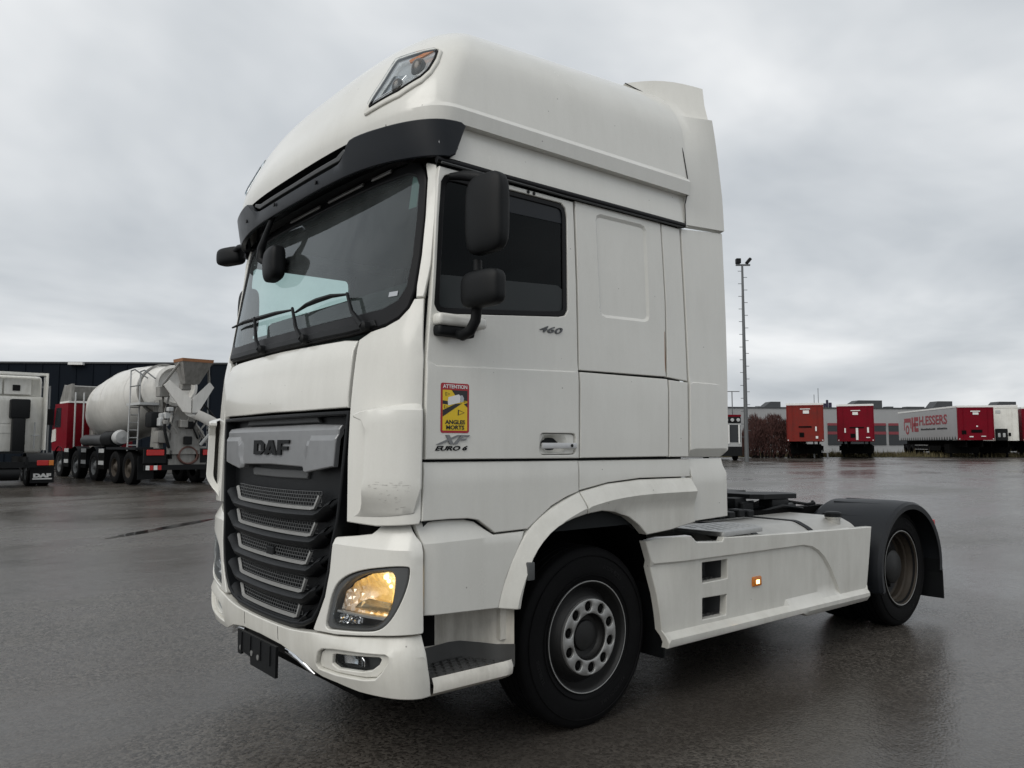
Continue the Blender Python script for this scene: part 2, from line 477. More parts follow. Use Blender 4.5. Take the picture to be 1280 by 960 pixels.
def panel_geo(outl, S, thick=0.02, bevel=0.006, holes=(), step=0.05, h=None, extra=(), centre=None, lines=()):
    """A sheet bounded by outl (2D), laid on surface S, with rolled edges of the given depth."""
    loops = [resample(ccw(outl), step)] + [resample(cw(q), step) for q in holes]
    ins = [offset(lp, bevel) for lp in loops]
    pts = [p for lp in ins for p in lp]
    edges = []
    o = 0
    for lp in ins:
        n = len(lp)
        edges += [(o + i, o + (i + 1) % n) for i in range(n)]
        o += n
    def ok(c, gap):
        return inside(ins[0], *c) and not any(inside(q, *c) for q in ins[1:]) and min(line_dist(c, lp, True) for lp in ins) > gap
    kept = []
    for ln in lines:                     # creases: rows of points joined by fixed edges
        dense = []
        for a, b in zip(ln, ln[1:]):
            n = max(1, int(math.ceil(math.hypot(b[0] - a[0], b[1] - a[1]) / step)))
            dense += [(a[0] + (b[0] - a[0]) * k / n, a[1] + (b[1] - a[1]) * k / n) for k in range(n)]
        dense.append(ln[-1])
        prev = None
        for c in dense:
            if ok(c, 0.004):
                pts.append(c)
                if prev is not None: edges.append((prev, len(pts) - 1))
                prev = len(pts) - 1
            else: prev = None
        kept.append(dense)
    xs = [p[0] for p in ins[0]]; ys = [p[1] for p in ins[0]]
    nx = max(1, int((max(xs) - min(xs)) / step)); ny = max(1, int((max(ys) - min(ys)) / step))
    cand = [(min(xs) + (max(xs) - min(xs)) * (i + 0.5 * (j % 2)) / nx, min(ys) + (max(ys) - min(ys)) * j / ny) for i in range(nx + 1) for j in range(ny + 1)]
    cand += list(extra)
    for c in cand:
        if ok(c, step * 0.2) and all(line_dist(c, ln) > step * 0.35 for ln in kept):
            pts.append(c)
    vv, ee, ff, ov, oe, of = delaunay_2d_cdt([Vector(p) for p in pts], edges, [], 0, 1e-7)
    tri = []
    for t in ff:
        p0, p1, p2 = (vv[i] for i in t)
        ar = abs((p1[0] - p0[0]) * (p2[1] - p0[1]) - (p2[0] - p0[0]) * (p1[1] - p0[1]))
        if ar < 2e-4 * max((p1 - p0).length, (p2 - p1).length, (p0 - p2).length): continue
        c = (sum(vv[i][0] for i in t) / 3, sum(vv[i][1] for i in t) / 3)
        if inside(ins[0], *c) and not any(inside(q, *c) for q in ins[1:]):
            tri.append(tuple(t))
    first = {}
    for i, lst in enumerate(ov):
        for k in lst: first[k] = i
    def ev(p, depth=0.0):
        a, b = p
        P = Vector(S(a, b)); e = 1e-3
        n = (Vector(S(a + e, b)) - P).cross(Vector(S(a, b + e)) - P).normalized()
        C = centre if centre is not None else Vector((max(-0.9, P.x), 0, P.z if P.z < 3.4 else 3.3))
        sg = 1 if n.dot(P - C) >= 0 else -1
        hh = h(a, b) if h else 0.0
        return P + n * sg * (hh - depth), sg
    V = []; sg = 1
    for v in vv:
        q, sg = ev((v[0], v[1])); V.append(q)
    F = list(tri)
    idx = 0
    for lp, ip in zip(loops, ins):
        n = len(lp)
        ring = [first[idx + i] for i in range(n)]
        idx += n
        for off, dep in ((0.30, bevel * 0.45), (0.0, bevel * 1.0), (0.0, thick)):
            base = len(V)
            q = offset(lp, bevel * off) if off else lp
            V += [ev(p, dep)[0] for p in q]
            new = [base + i for i in range(n)]
            F += [(ring[(i + 1) % n], ring[i], new[i], new[(i + 1) % n]) for i in range(n)]
            ring = new
    if sg < 0: F = [t[::-1] for t in F]
    return V, F

def panel(name, outl, S, mat, parent, smooth=24, **kw):
    v, f = panel_geo(outl, S, **kw)
    return mesh_obj(name, v, f, mat, parent, smooth)

def text_geo(s, size=1.0, depth=0.002, shear=0.0, xscale=1.0, fat=0.0, space=1.0, align='LEFT'):
    cu = bpy.data.curves.new('lettering', 'FONT')
    cu.body = s; cu.size = size; cu.extrude = depth; cu.shear = shear; cu.offset = fat; cu.space_character = space
    cu.resolution_u = 3
    cu.align_x = align
    ob = bpy.data.objects.new('lettering', cu)
    me = bpy.data.meshes.new_from_object(ob)
    v = [(p.co.x * xscale, p.co.y, p.co.z) for p in me.vertices]
    f = [tuple(p.vertices) for p in me.polygons]
    bpy.data.objects.remove(ob); bpy.data.curves.remove(cu); bpy.data.meshes.remove(me)
    return v, f

def text_fit(s, S, box, mat, name, parent, lift=0.004, depth=0.003, shear=0.0, fat=0.0, smooth=0):
    """lettering stretched into box=(a0,b0,a1,b1) on surface S(a,b)->point; normal by difference"""
    v, f = text_geo(s, 1.0, 0.5, shear, 1.0, fat)
    x0 = min(p[0] for p in v); x1 = max(p[0] for p in v); y0 = min(p[1] for p in v); y1 = max(p[1] for p in v)
    out = []
    for p in v:
        a = box[0] + (p[0] - x0) / (x1 - x0) * (box[2] - box[0])
        b = box[1] + (p[1] - y0) / (y1 - y0) * (box[3] - box[1])
        P = Vector(S(a, b)); e = 1e-3
        n = (Vector(S(a + e, b)) - P).cross(Vector(S(a, b + e)) - P).normalized()
        out.append(P + n * (lift + p[2] * depth))
    return mesh_obj(name, out, f, mat, parent, smooth)

# ------------------------------------------------------------------ the yard
FWD = Vector((math.cos(YAW), math.sin(YAW), 0)); RGT = Vector((math.sin(YAW), -math.cos(YAW), 0))
def gz(d):
    """the yard falls gently towards the truck"""
    keys = [(-60, 0.0), (6, 0.0), (12, 0.03), (18, 0.13), (26, 0.25), (40, 0.37), (58, 0.50), (90, 0.60), (900, 0.6)]
    for (a, x), (b, y) in zip(keys, keys[1:]):
        if d <= b: return x + (y - x) * sstep(d, a, b) if b == 12 else x + (y - x) * (d - a) / (b - a)
    return keys[-1][1]
def yard(r, d, z=None):
    p = CAM + RGT * r + FWD * d
    return Vector((p.x, p.y, gz(d) if z is None else z))

def mat_asphalt():
    m, n, l, b = newmat('wet_asphalt')
    t = n.new('ShaderNodeTexCoord')
    def noise(scale, detail=5, rough=0.6, vec=None, dist=0.0):
        x = n.new('ShaderNodeTexNoise'); x.inputs['Scale'].default_value = scale; x.inputs['Detail'].default_value = detail
        x.inputs['Roughness'].default_value = rough; x.inputs['Distortion'].default_value = dist
        l.new(vec if vec is not None else t.outputs['Object'], x.inputs['Vector'])
        return x.outputs['Fac']
    def rng(v, a, c, lo=0.0, hi=1.0):
        x = n.new('ShaderNodeMapRange'); x.inputs['From Min'].default_value = a; x.inputs['From Max'].default_value = c
        x.inputs['To Min'].default_value = lo; x.inputs['To Max'].default_value = hi
        l.new(v, x.inputs['Value']); return x.outputs['Result']
    def mth(op, a, c):
        x = n.new('ShaderNodeMath'); x.operation = op
        for i, q in enumerate((a, c)):
            if isinstance(q, (int, float)): x.inputs[i].default_value = q
            else: l.new(q, x.inputs[i])
        return x.outputs[0]
    def mixc(f, a, c):
        x = n.new('ShaderNodeMix'); x.data_type = 'RGBA'
        if isinstance(f, float): x.inputs['Factor'].default_value = f
        else: l.new(f, x.inputs['Factor'])
        for k, q in (('A', a), ('B', c)):
            if isinstance(q, tuple): x.inputs[k].default_value = col4(q)
            else: l.new(q, x.inputs[k])
        return x.outputs['Result']
    rot = n.new('ShaderNodeMapping'); rot.inputs['Rotation'].default_value = (0, 0, R(18)); rot.inputs['Scale'].default_value = (0.16, 0.50, 1)
    l.new(t.outputs['Object'], rot.inputs['Vector'])
    drag = noise(1.0, 7, 0.62, rot.outputs['Vector'], 0.4)        # tyre-drawn wet lanes
    patch = noise(0.22, 6, 0.6, None, 0.5)
    mid = noise(2.3, 6, 0.65)
    vor = n.new('ShaderNodeTexVoronoi'); vor.inputs['Scale'].default_value = 62.0
    l.new(t.outputs['Object'], vor.inputs['Vector'])
    grain = noise(120, 3, 0.7)
    speck = noise(34, 4, 0.8)
    wet = rng(mth('ADD', mth('MULTIPLY', drag, 0.45), mth('MULTIPLY', patch, 0.65)), 0.44, 0.66)
    stone = n.new('ShaderNodeSeparateXYZ'); l.new(vor.outputs['Color'], stone.inputs[0])
    base = mixc(rng(stone.outputs['X'], 0.1, 0.95), (0.010, 0.0094, 0.0086), (0.205, 0.187, 0.165))
    base = mixc(rng(grain, 0.40, 0.62, 0, 0.6), base, (0.011, 0.0105, 0.0097))
    base = mixc(rng(patch, 0.42, 0.60, 0, 0.6), base, (0.100, 0.085, 0.071))     # brownish grit film
    base = mixc(rng(speck, 0.52, 0.70, 0, 0.55), base, (0.100, 0.092, 0.083))
    base = mixc(rng(drag, 0.46, 0.66, 0, 0.4), base, (0.105, 0.093, 0.081))
    dark = mixc(wet, base, mixc(0.45, base, (0.012, 0.012, 0.012)))
    l.new(dark, b.inputs['Base Color'])
    ro = mth('ADD', mth('MULTIPLY', wet, -0.24), mth('ADD', 0.26, mth('MULTIPLY', speck, 0.20)))
    l.new(ro, b.inputs['Roughness'])
    b.inputs['Specular IOR Level'].default_value = 0.5
    b.inputs['IOR'].default_value = 1.36
    bp = n.new('ShaderNodeBump'); bp.inputs['Distance'].default_value = 0.0045
    hgt = mth('ADD', mth('MULTIPLY', vor.outputs['Distance'], -0.9), mth('MULTIPLY', grain, 0.6))
    l.new(hgt, bp.inputs['Height'])
    l.new(rng(wet, 0, 1, 0.60, 0.25), bp.inputs['Strength'])
    b2 = n.new('ShaderNodeBump'); b2.inputs['Distance'].default_value = 0.03; b2.inputs['Strength'].default_value = 0.25
    l.new(mid, b2.inputs['Height']); l.new(bp.outputs['Normal'], b2.inputs['Normal'])
    l.new(b2.outputs['Normal'], b.inputs['Normal'])
    return m
ASPHALT = mat_asphalt()

def sheet(name, r0, r1, ds, mat, lift=0.0, nr=8, kind='structure', wob=0.0):
    v = []; f = []
    for j, d in enumerate(ds):
        for i in range(nr + 1):
            r = r0 + (r1 - r0) * i / nr
            dd = d + (math.sin(r * 0.35 + j) * wob if wob else 0)
            p = yard(r, dd); v.append((p.x, p.y, p.z + lift))
    for j in range(len(ds) - 1):
        for i in range(nr):
            a = j * (nr + 1) + i
            f.append((a, a + 1, a + nr + 2, a + nr + 1))
    o = mesh_obj(name, v, f, mat, None, 0)
    return tag(o, kind=kind)
ground = sheet('ground', -700, 700, [-60, -20, 0, 3, 6, 7, 8, 9, 10, 11, 12, 15, 18, 22, 26, 30, 35, 40, 50, 58, 70, 90, 150, 300, 700], ASPHALT)
tag(ground, 'wet dark asphalt of the truck yard', None)

# a faint worn marking line and thin water films / seams in the asphalt
WORN = mat_plain('worn_marking', (0.10, 0.095, 0.088), 0.42, var=0.45, scale=7, bump=0.4, bscale=120)
TAR = mat_plain('tar_seam', (0.012, 0.012, 0.012), 0.22, var=0.3, scale=5)
WATER = mat_plain('standing_water', (0.010, 0.010, 0.011), 0.045, var=0.1, scale=4)
def ribbon(name, pts, w, mat, lift, label):
    """pts in yard metres (r, d); an uneven painted or wet strip"""
    v = []; f = []
    rnd = random.Random(len(pts) * 31 + int(w * 1000))
    dense = []
    for (a, b), (c, d) in zip(pts, pts[1:]):
        n = max(2, int(math.hypot(c - a, d - b) / 0.25))
        dense += [(a + (c - a) * k / n, b + (d - b) * k / n) for k in range(n)]
    dense.append(pts[-1])
    for i, (r, d) in enumerate(dense):
        a = dense[max(0, i - 1)]; b = dense[min(len(dense) - 1, i + 1)]
        t = Vector((b[0] - a[0], b[1] - a[1])).normalized()
        taper = min(1.0, 4 * (i + 0.4) / len(dense), 4 * (len(dense) - i - 0.6) / len(dense))
        ww = w * 0.5 * max(0.05, taper) * (0.7 + 0.6 * rnd.random())
        for s in (-1, 1):
            p = yard(r - t.y * ww * s, d + t.x * ww * s); v.append((p.x, p.y, p.z + lift))
    f = [(2 * i, 2 * i + 1, 2 * i + 3, 2 * i + 2) for i in range(len(dense) - 1)]
    o = mesh_obj(name, v, f, mat, None, 0)
    return tag(o, label, None, None, 'structure')
ribbon('puddle', [(-6.56, 12.53), (-6.32, 13.52), (-5.91, 15.43)], 0.26, WATER, 0.004, 'narrow puddle lying in a dip of the asphalt')
def lerp(a,b,f): return a+(b-a)*f
def keyed(keys,z):
    # smooth (monotone cubic-ish) piecewise interpolation
    if z<=keys[0][0]: return keys[0][1]
    if z>=keys[-1][0]: return keys[-1][1]
    n=len(keys)
    for i in range(n-1):
        z0,v0=keys[i]; z1,v1=keys[i+1]
        if z<=z1:
            h=z1-z0
            d=(v1-v0)/h
            def sl(j):
                if j<=0 or j>=n-1: return None
                a=(keys[j][1]-keys[j-1][1])/(keys[j][0]-keys[j-1][0]); b=(keys[j+1][1]-keys[j][1])/(keys[j+1][0]-keys[j][0])
                if a*b<=0: return 0.0
                return 2*a*b/(a+b)
            m0=sl(i); m1=sl(i+1)
            if m0 is None: m0=d
            if m1 is None: m1=d
            s=(z-z0)/h
            return (2*s**3-3*s*s+1)*v0+(s**3-2*s*s+s)*h*m0+(-2*s**3+3*s*s)*v1+(s**3-s*s)*h*m1
def keyed_lin(keys,z):
    if z<=keys[0][0]: return keys[0][1]
    for (a,u),(b,w) in zip(keys,keys[1:]):
        if z<=b:
            if a>=3.26: return keyed([k for k in keys if k[0]>=3.26],z)
            return u+(w-u)*(z-a)/(b-a)
    return keys[-1][1]
def seltab(n,D,W,N=240):
    P=[]
    for i in range(N+1):
        th=math.pi/2*i/N
        a=math.sin(th)**(2/n); b=math.cos(th)**(2/n)
        P.append((a,b))
    L=[0.0]
    for i in range(N):
        L.append(L[-1]+math.hypot((P[i+1][0]-P[i][0])*W,(P[i+1][1]-P[i][1])*D))
    return P,[l/L[-1] for l in L],L[-1]
def setab(tab,t):
    P,L,_=tab
    lo,hi=0,len(L)-1
    while hi-lo>1:
        m=(lo+hi)//2
        if L[m]<=t: lo=m
        else: hi=m
    f=(t-L[lo])/max(1e-9,L[hi]-L[lo])
    return lerp(P[lo][0],P[hi][0],f),lerp(P[lo][1],P[hi][1],f)
T_CAB=seltab(2.6,0.23,1.245)
T_ROOF=seltab(2.8,0.30,1.235)
XC=[(.36,-1.36),(.45,-1.405),(.6,-1.42),(.8,-1.42),(1.2,-1.41),(1.7,-1.40),(2.0,-1.375),(2.15,-1.335),(2.6,-1.23),(3.05,-1.125)]
XE=[(.36,-1.13),(.6,-1.16),(1.2,-1.165),(2.0,-1.135),(2.9,-1.06),(3.05,-1.05)]
def CAB(t,z,s=-1):
    xc=keyed(XC,z); xe=keyed(XE,z); W=1.245
    if t<=1:
        a,b=setab(T_CAB,max(0,t)); return (xe-(xe-xc)*b, s*W*a, z)
    return (xe+(t-1)*1.4, s*W, z)
RXC=[(2.9,-1.22),(3.05,-1.27),(3.2,-1.30),(3.45,-1.205),(3.62,-1.11),(3.74,-1.0),(3.81,-.90),(3.85,-.74),(3.875,-.45),(3.88,-.3)]
RXE=[(2.9,-1.0),(3.2,-.98),(3.45,-.90),(3.65,-.78),(3.78,-.66),(3.85,-.45),(3.88,-.1)]
RW=[(2.9,1.237),(2.95,1.235),(3.09,1.212),(3.112,1.212),(3.116,1.252),(3.186,1.262),(3.212,1.243),(3.26,1.236),(3.5,1.195),(3.62,1.13),(3.71,1.04),(3.78,.92),(3.83,.78),(3.875,.62),(3.88,.5)]
def tilt(x,z):
    g=min(1,max(0,(z-3.0)/0.75))
    return z+0.078*g*max(0.0,x+1.05)
def ROOF(t,z,s=-1):
    xc=keyed(RXC,z); xe=keyed(RXE,z); W=keyed_lin(RW,z)
    if t<=1:
        a,b=setab(T_ROOF,max(0,t)); x=xe-(xe-xc)*b; y=W*a
    else:
        x=xe+(t-1)*(0.80-xe); y=W
    return (x,s*y,tilt(x,z))
# outlines measured on the truck, metres: (x, z) on the side; (front arc share, z) on the roof
D = {
'door':[(-1.099, 2.887), (-0.21, 2.895), (-0.202, 2.454), (-0.197, 1.949), (-0.199, 1.48), (-1.18, 1.487), (-1.181, 1.761), (-1.176, 1.945), (-1.15, 2.247), (-1.125, 2.633), (-1.108, 2.838)],
'window':[(-1.09, 2.815), (-1.071, 2.845), (-1.04, 2.86), (-0.663, 2.865), (-0.301, 2.868), (-0.268, 2.843), (-0.259, 2.796), (-0.267, 2.279), (-0.288, 2.248), (-0.335, 2.237), (-1.08, 2.172), (-1.116, 2.183), (-1.132, 2.212), (-1.122, 2.357), (-1.106, 2.633)],
'door_crease':[(-1.158, 1.921), (-0.2, 1.947)],
'handle_plate':[(-0.48, 1.609), (-0.221, 1.62), (-0.222, 1.5), (-0.481, 1.504)],
'handle_bar':[(-0.472, 1.564), (-0.228, 1.564), (-0.228, 1.534), (-0.472, 1.539)],
'sticker':[(-1.102, 1.843), (-0.937, 1.846), (-0.937, 1.613), (-1.1, 1.611)],
't460':[(-0.478, 2.171), (-0.312, 2.183), (-0.312, 2.153), (-0.478, 2.141)],
'lower_door':[(-1.184, 1.476), (-0.197, 1.47), (-0.194, 1.308), (-0.289, 1.282), (-0.393, 1.241), (-0.476, 1.188), (-0.558, 1.133), (-0.769, 1.129), (-0.813, 1.159), (-0.872, 1.197), (-0.934, 1.208), (-1.049, 1.211), (-1.194, 1.21)],
'step_cover':[(-1.207, 1.2), (-1.049, 1.204), (-0.934, 1.201), (-0.877, 1.188), (-0.823, 1.15), (-0.774, 1.12), (-0.574, 1.125), (-0.632, 1.025), (-0.693, 0.914), (-0.728, 0.822), (-0.743, 0.763), (-1.164, 0.782), (-1.167, 1.072)],
'step_cover_crease':[(-1.167, 1.104), (-0.764, 1.109), (-0.584, 1.111)],
'fender_outer':[(-0.743, 0.763), (-0.724, 0.841), (-0.663, 0.981), (-0.584, 1.1), (-0.493, 1.177), (-0.364, 1.244), (-0.194, 1.303), (0.03, 1.339), (0.299, 1.355), (0.767, 1.354)],
'fender_inner':[(-0.632, 0.752), (-0.611, 0.866), (-0.574, 0.972), (-0.515, 1.05), (-0.421, 1.124), (-0.307, 1.166), (-0.171, 1.189), (-0.054, 1.198), (0.06, 1.185), (0.179, 1.15), (0.266, 1.099), (0.334, 1.04)],
'fender_end':[(0.771, 1.349), (0.783, 1.085), (0.544, 1.053), (0.334, 1.04)],
'quarter_lower':[(-0.19, 1.47), (0.763, 1.469), (0.767, 1.361), (0.299, 1.364), (0.03, 1.347), (-0.188, 1.312)],
'sleeper_upper':[(-0.194, 2.903), (0.537, 2.914), (0.555, 2.41), (0.548, 1.965), (-0.188, 1.96), (-0.189, 2.456)],
'sleeper_recess':[(-0.038, 2.829), (-0.027, 2.852), (0.003, 2.866), (0.35, 2.872), (0.386, 2.864), (0.4, 2.84), (0.408, 2.316), (0.392, 2.29), (0.36, 2.28), (0.03, 2.271), (-0.002, 2.279), (-0.019, 2.302)],
'strip_upper':[(0.548, 2.911), (0.724, 2.913), (0.753, 1.949), (0.563, 1.963), (0.566, 2.412)],
'sleeper_lower':[(-0.184, 1.95), (0.559, 1.951), (0.551, 1.486), (-0.189, 1.485)],
'strip_lower':[(0.574, 1.947), (0.75, 1.939), (0.747, 1.482), (0.566, 1.483)],
'collar_upper':[(0.736, 2.913), (1.175, 2.961), (1.176, 2.377), (1.174, 1.953), (1.167, 1.524), (1.13, 1.478), (0.763, 1.479), (0.768, 1.932)],
'collar_crease':[(0.777, 1.945), (1.094, 1.943)],
'collar_lower':[(0.779, 1.363), (1.143, 1.374), (1.151, 1.097), (0.791, 1.086)],
'skirt':[(0.387, 0.99), (0.528, 1.002), (0.777, 0.998), (0.835, 0.954), (1.101, 0.938), (1.119, 0.962), (2.018, 0.927), (3.125, 0.895), (3.077, 0.635), (3.033, 0.408), (3.013, 0.323), (2.115, 0.325), (2.019, 0.36), (0.527, 0.363), (0.522, 0.46), (0.49, 0.672), (0.437, 0.871)],
'skirt_upper':[(0.387, 0.99), (0.528, 1.002), (0.777, 0.998), (0.835, 0.954), (1.101, 0.938), (1.119, 0.962), (2.018, 0.927), (3.125, 0.895)],
'skirt_crease':[(0.451, 0.856), (0.599, 0.855), (2.089, 0.837), (2.21, 0.815), (2.299, 0.779), (2.388, 0.718), (2.477, 0.627), (2.599, 0.453)],
'skirt_sill':[(0.529, 0.436), (3.047, 0.413)],
'step1':[(0.912, 0.82), (1.184, 0.814), (1.179, 0.693), (0.916, 0.692)],
'step2':[(0.916, 0.6), (1.175, 0.592), (1.162, 0.463), (0.917, 0.468)],
'marker':[(1.451, 0.679), (1.565, 0.666), (1.562, 0.603), (1.448, 0.616)],
'spoiler':[(0.258, 3.686), (0.442, 3.758), (0.621, 3.818), (0.992, 3.9), (1.043, 3.768), (1.068, 3.703), (1.121, 3.448), (1.165, 3.19), (1.176, 2.974), (0.773, 2.943), (0.797, 3.202), (0.739, 3.46), (0.655, 3.625), (0.456, 3.681)],
'rlamp_out':[(0.567, 3.229), (0.599, 3.359), (0.638, 3.568), (0.725, 3.567), (0.855, 3.542), (0.876, 3.523), (0.878, 3.444), (0.866, 3.373), (0.841, 3.324), (0.756, 3.266)],
'rlamp_in':[(0.592, 3.266), (0.618, 3.38), (0.653, 3.555), (0.752, 3.544), (0.846, 3.536), (0.859, 3.525), (0.861, 3.469), (0.851, 3.397), (0.829, 3.357), (0.748, 3.303)],
}

# ------------------------------------------------------------------ the white tractor truck
truck = empty('tractor_truck', (0, 0, 0), 0, 'large dirty white tractor truck with grey logo grille and lit amber headlight, in front', 'truck')
LC, LR = T_CAB[2], T_ROOF[2]
def CABS(a, z):
    """a: metres along the front from the middle, + towards the driver's side"""
    return CAB(abs(a) / LC, z, -1 if a >= 0 else 1)
def ROOFS(a, z):
    return ROOF(abs(a) / LR, z, -1 if a >= 0 else 1)
def VISS(a, z):
    """smooth sheet the visor follows, clear of the roof's ridge"""
    xc = keyed(RXC, z); xe = keyed(RXE, z); t = abs(a) / LR; sg = -1 if a >= 0 else 1
    if t <= 1:
        p, q = setab(T_ROOF, t); return (xe - (xe - xc) * q, sg * 1.243 * p, z)
    return (xe + (t - 1) * (0.80 - xe), sg * 1.243, z)
def side_w(z):
    return 1.245 - (0.016 * ((z - 1.9) / 1.0) ** 2 if z > 1.9 else 0.010 * ((1.9 - z) / 1.0) ** 2)
def SIDES(s, dy=0.0):
    return lambda x, z: (x, s * (side_w(z) + dy), z)
def T(pts): return [(t * LC, z) for t, z in pts]
def sym(half):
    """mirror a half outline given from the middle outwards, as one closed loop"""
    return half + [(-a, z) for a, z in half[::-1] if a > 1e-6]
NAMES = {-1: '', 1: ''}

# ---- front: hood, corner panels, pillars, windscreen
hood = sym([(0, 1.735), (0.30 * LC, 1.732), (0.634 * LC, 1.735), (0.638 * LC, 1.9), (0.640 * LC, 2.068), (0.55 * LC, 2.083), (0, 2.092)])
panel('hood', hood, CABS, WHITE, truck, thick=0.03, bevel=0.006, step=0.06,
      h=lambda a, z: -0.020 * sstep(z, 2.03, 2.09) + 0.006 * sstep(z, 1.735, 1.78))
ws_half = T([(0, 2.104), (.3, 2.103), (.552, 2.104), (.715, 2.112), (.79, 2.127), (.845, 2.155), (.88, 2.2), (.897, 2.28), (.899, 2.45), (.889, 2.64), (.868, 2.84), (.845, 2.905), (.81, 2.945), (.766, 2.965), (.5, 2.975), (0, 2.98)])
ws = sym(ws_half)
glass_half = T([(0, 2.205), (.3, 2.205), (.6, 2.206), (.75, 2.215), (.82, 2.245), (.852, 2.305), (.858, 2.45), (.848, 2.64), (.83, 2.82), (.80, 2.88), (.75, 2.905), (.5, 2.92), (0, 2.925)])
glass_out = sym(glass_half)
frit = panel('windscreen_seal', ws, CABS, SEAL, truck, thick=0.03, bevel=0.008, holes=[glass_out], step=0.07, h=lambda a, z: -0.006)
wsg = panel('windscreen', offset(ccw(glass_out), -0.012), CABS, GLASS, truck, thick=0.004, bevel=0.002, step=0.08, h=lambda a, z: -0.014)
for s in (1, -1):
    def cs(a, z, s=s): return CABS(a * s, z)
    # corner panel between hood and door
    cp = T([(.652, 1.19), (.645, 1.5), (.648, 1.72), (.652, 1.9), (.656, 2.066), (.715, 2.10), (.79, 2.115), (.850, 2.145), (.888, 2.193), (.904, 2.237), (.944, 2.237), (.966, 1.95), (.970, 1.76), (.975, 1.54), (.979, 1.22), (.972, 1.197), (.81, 1.183)])
    panel('corner_panel', cp, cs, WHITE, truck, thick=0.03, bevel=0.005, step=0.045)
    # A-pillar
    ap = T([(.910, 2.243), (.943, 2.243), (.957, 2.40), (.948, 2.64), (.933, 2.80), (.924, 2.90), (.86, 2.93), (.858, 2.915), (.880, 2.84), (.899, 2.64), (.908, 2.45), (.906, 2.3)])
    panel('pillar', ap, cs, WHITE, truck, thick=0.03, bevel=0.006, step=0.03)
    # wind deflector vane standing off the corner panel
    ad = T([(.712, 1.690), (.79, 1.716), (.893, 1.740), (.965, 1.752), (.970, 1.70), (.974, 1.25), (.90, 1.232), (.78, 1.218), (.664, 1.212), (.735, 1.247), (.772, 1.30), (.788, 1.38), (.790, 1.50), (.790, 1.655)])
    def vane(a, z):
        t = a / LC
        up = sstep(1.757 - z, 0.0, 0.055) * sstep(z - 1.195, 0.0, 0.17)
        return -0.004 + 0.006 * sstep(0.80 - t, 0.0, 0.02) * sstep(z, 1.24, 1.27) + up * (0.070 - 0.040 * sstep(t, 0.80, 0.975))
    panel('wind_deflector', chaikin(ad, 1), cs, WHITE, truck, thick=0.045, bevel=0.006, step=0.03, h=vane)

rnd_s = random.Random(11)
g = G()
for k in range(34):
    band = rnd_s.random() < 0.55
    t0_ = rnd_s.uniform(.80, .95); z0_ = rnd_s.gauss(1.372, 0.012) if band else rnd_s.gauss(1.315, 0.022)
    if not band: t0_ = rnd_s.gauss(.885, .022)
    L_ = rnd_s.uniform(0.004, 0.022); th_ = rnd_s.uniform(0.0005, 0.0014); sl = rnd_s.uniform(-0.25, 0.35)
    q = []
    for da, dz in ((0, 0), (L_, L_ * sl), (L_, L_ * sl + th_), (0, th_)):
        a = t0_ * LC + da; z = z0_ + dz
        P = Vector(CABS(a, z)); n = (Vector(CABS(a + 1e-3, z)) - P).cross(Vector(CABS(a, z + 1e-3)) - P).normalized()
        q.append(P + n * (vane(a, z) + 0.0012))
    g.add(q, [(0, 1, 2, 3)])
tag(g.obj('scuff_marks', mat_plain('scuffed_plastic', (0.30, 0.29, 0.27), 0.8), truck, 0), kind='stuff')
# ---- grille: dark field, logo panel, five louvres with silver trim and mesh
gr_half = T([(0, .620), (.12, .621), (.27, .627), (.37, .645), (.44, .682), (.485, .74), (.522, .823), (.55, .942), (.565, 1.077), (.59, 1.175), (.605, 1.31), (.625, 1.54), (.640, 1.722), (.30, 1.722), (0, 1.722)])
grille_out = sym(gr_half)
grille = panel('grille', grille_out, CABS, GRILLE, truck, thick=0.05, bevel=0.01, step=0.06, h=lambda a, z: -0.075)
gf_in = offset(ccw(grille_out), 0.022)
panel('grille_frame', grille_out, CABS, GRILLE, grille, thick=0.08, bevel=0.006, holes=[gf_in], step=0.05, h=lambda a, z: -0.004)
def plate_h(a, z):
    y = abs(a)
    f = sstep(line_dist((y, z), [(0.76, 1.605), (0.50, 1.588), (0.455, 1.56), (0.42, 1.40)]), 0, 0.012)
    in_f = y > (0.42 + (z - 1.40) * 0.22) and z < 1.60
    return -0.012 + (0.013 * f if in_f else 0.0) - 0.018 * sstep(z, 1.632, 1.662)
lp_half = [(0, 1.447), (0.40, 1.440), (0.425, 1.420), (0.46, 1.412), (0.735, 1.448), (0.748, 1.56), (0.762, 1.655), (0.5, 1.662), (0, 1.660)]
lp = panel('logo_panel', sym(lp_half), CABS, PLATE, truck, thick=0.03, bevel=0.006, step=0.025, h=plate_h)
# the three letters, cut as heavy shapes with the notches the badge has
def letter(name, polys, a0, w, z0, hgt):
    g = G()
    for poly in polys:
        def at(x, y, d):
            a = a0 + x * w; z = z0 + y * hgt
            P = Vector(CABS(a, z)); e = 1e-3
            n = (Vector(CABS(a + e, z)) - P).cross(Vector(CABS(a, z + e)) - P).normalized()
            if n.x > 0: n = -n
            return P + n * (d - 0.012)
        g.prism(ccw(poly), lambda x, y: at(x, y, 0.0), lambda x, y: at(x, y, 0.010))
    return g.obj(name, BLACK, lp, 0)
LZ, LH = 1.500, 0.082
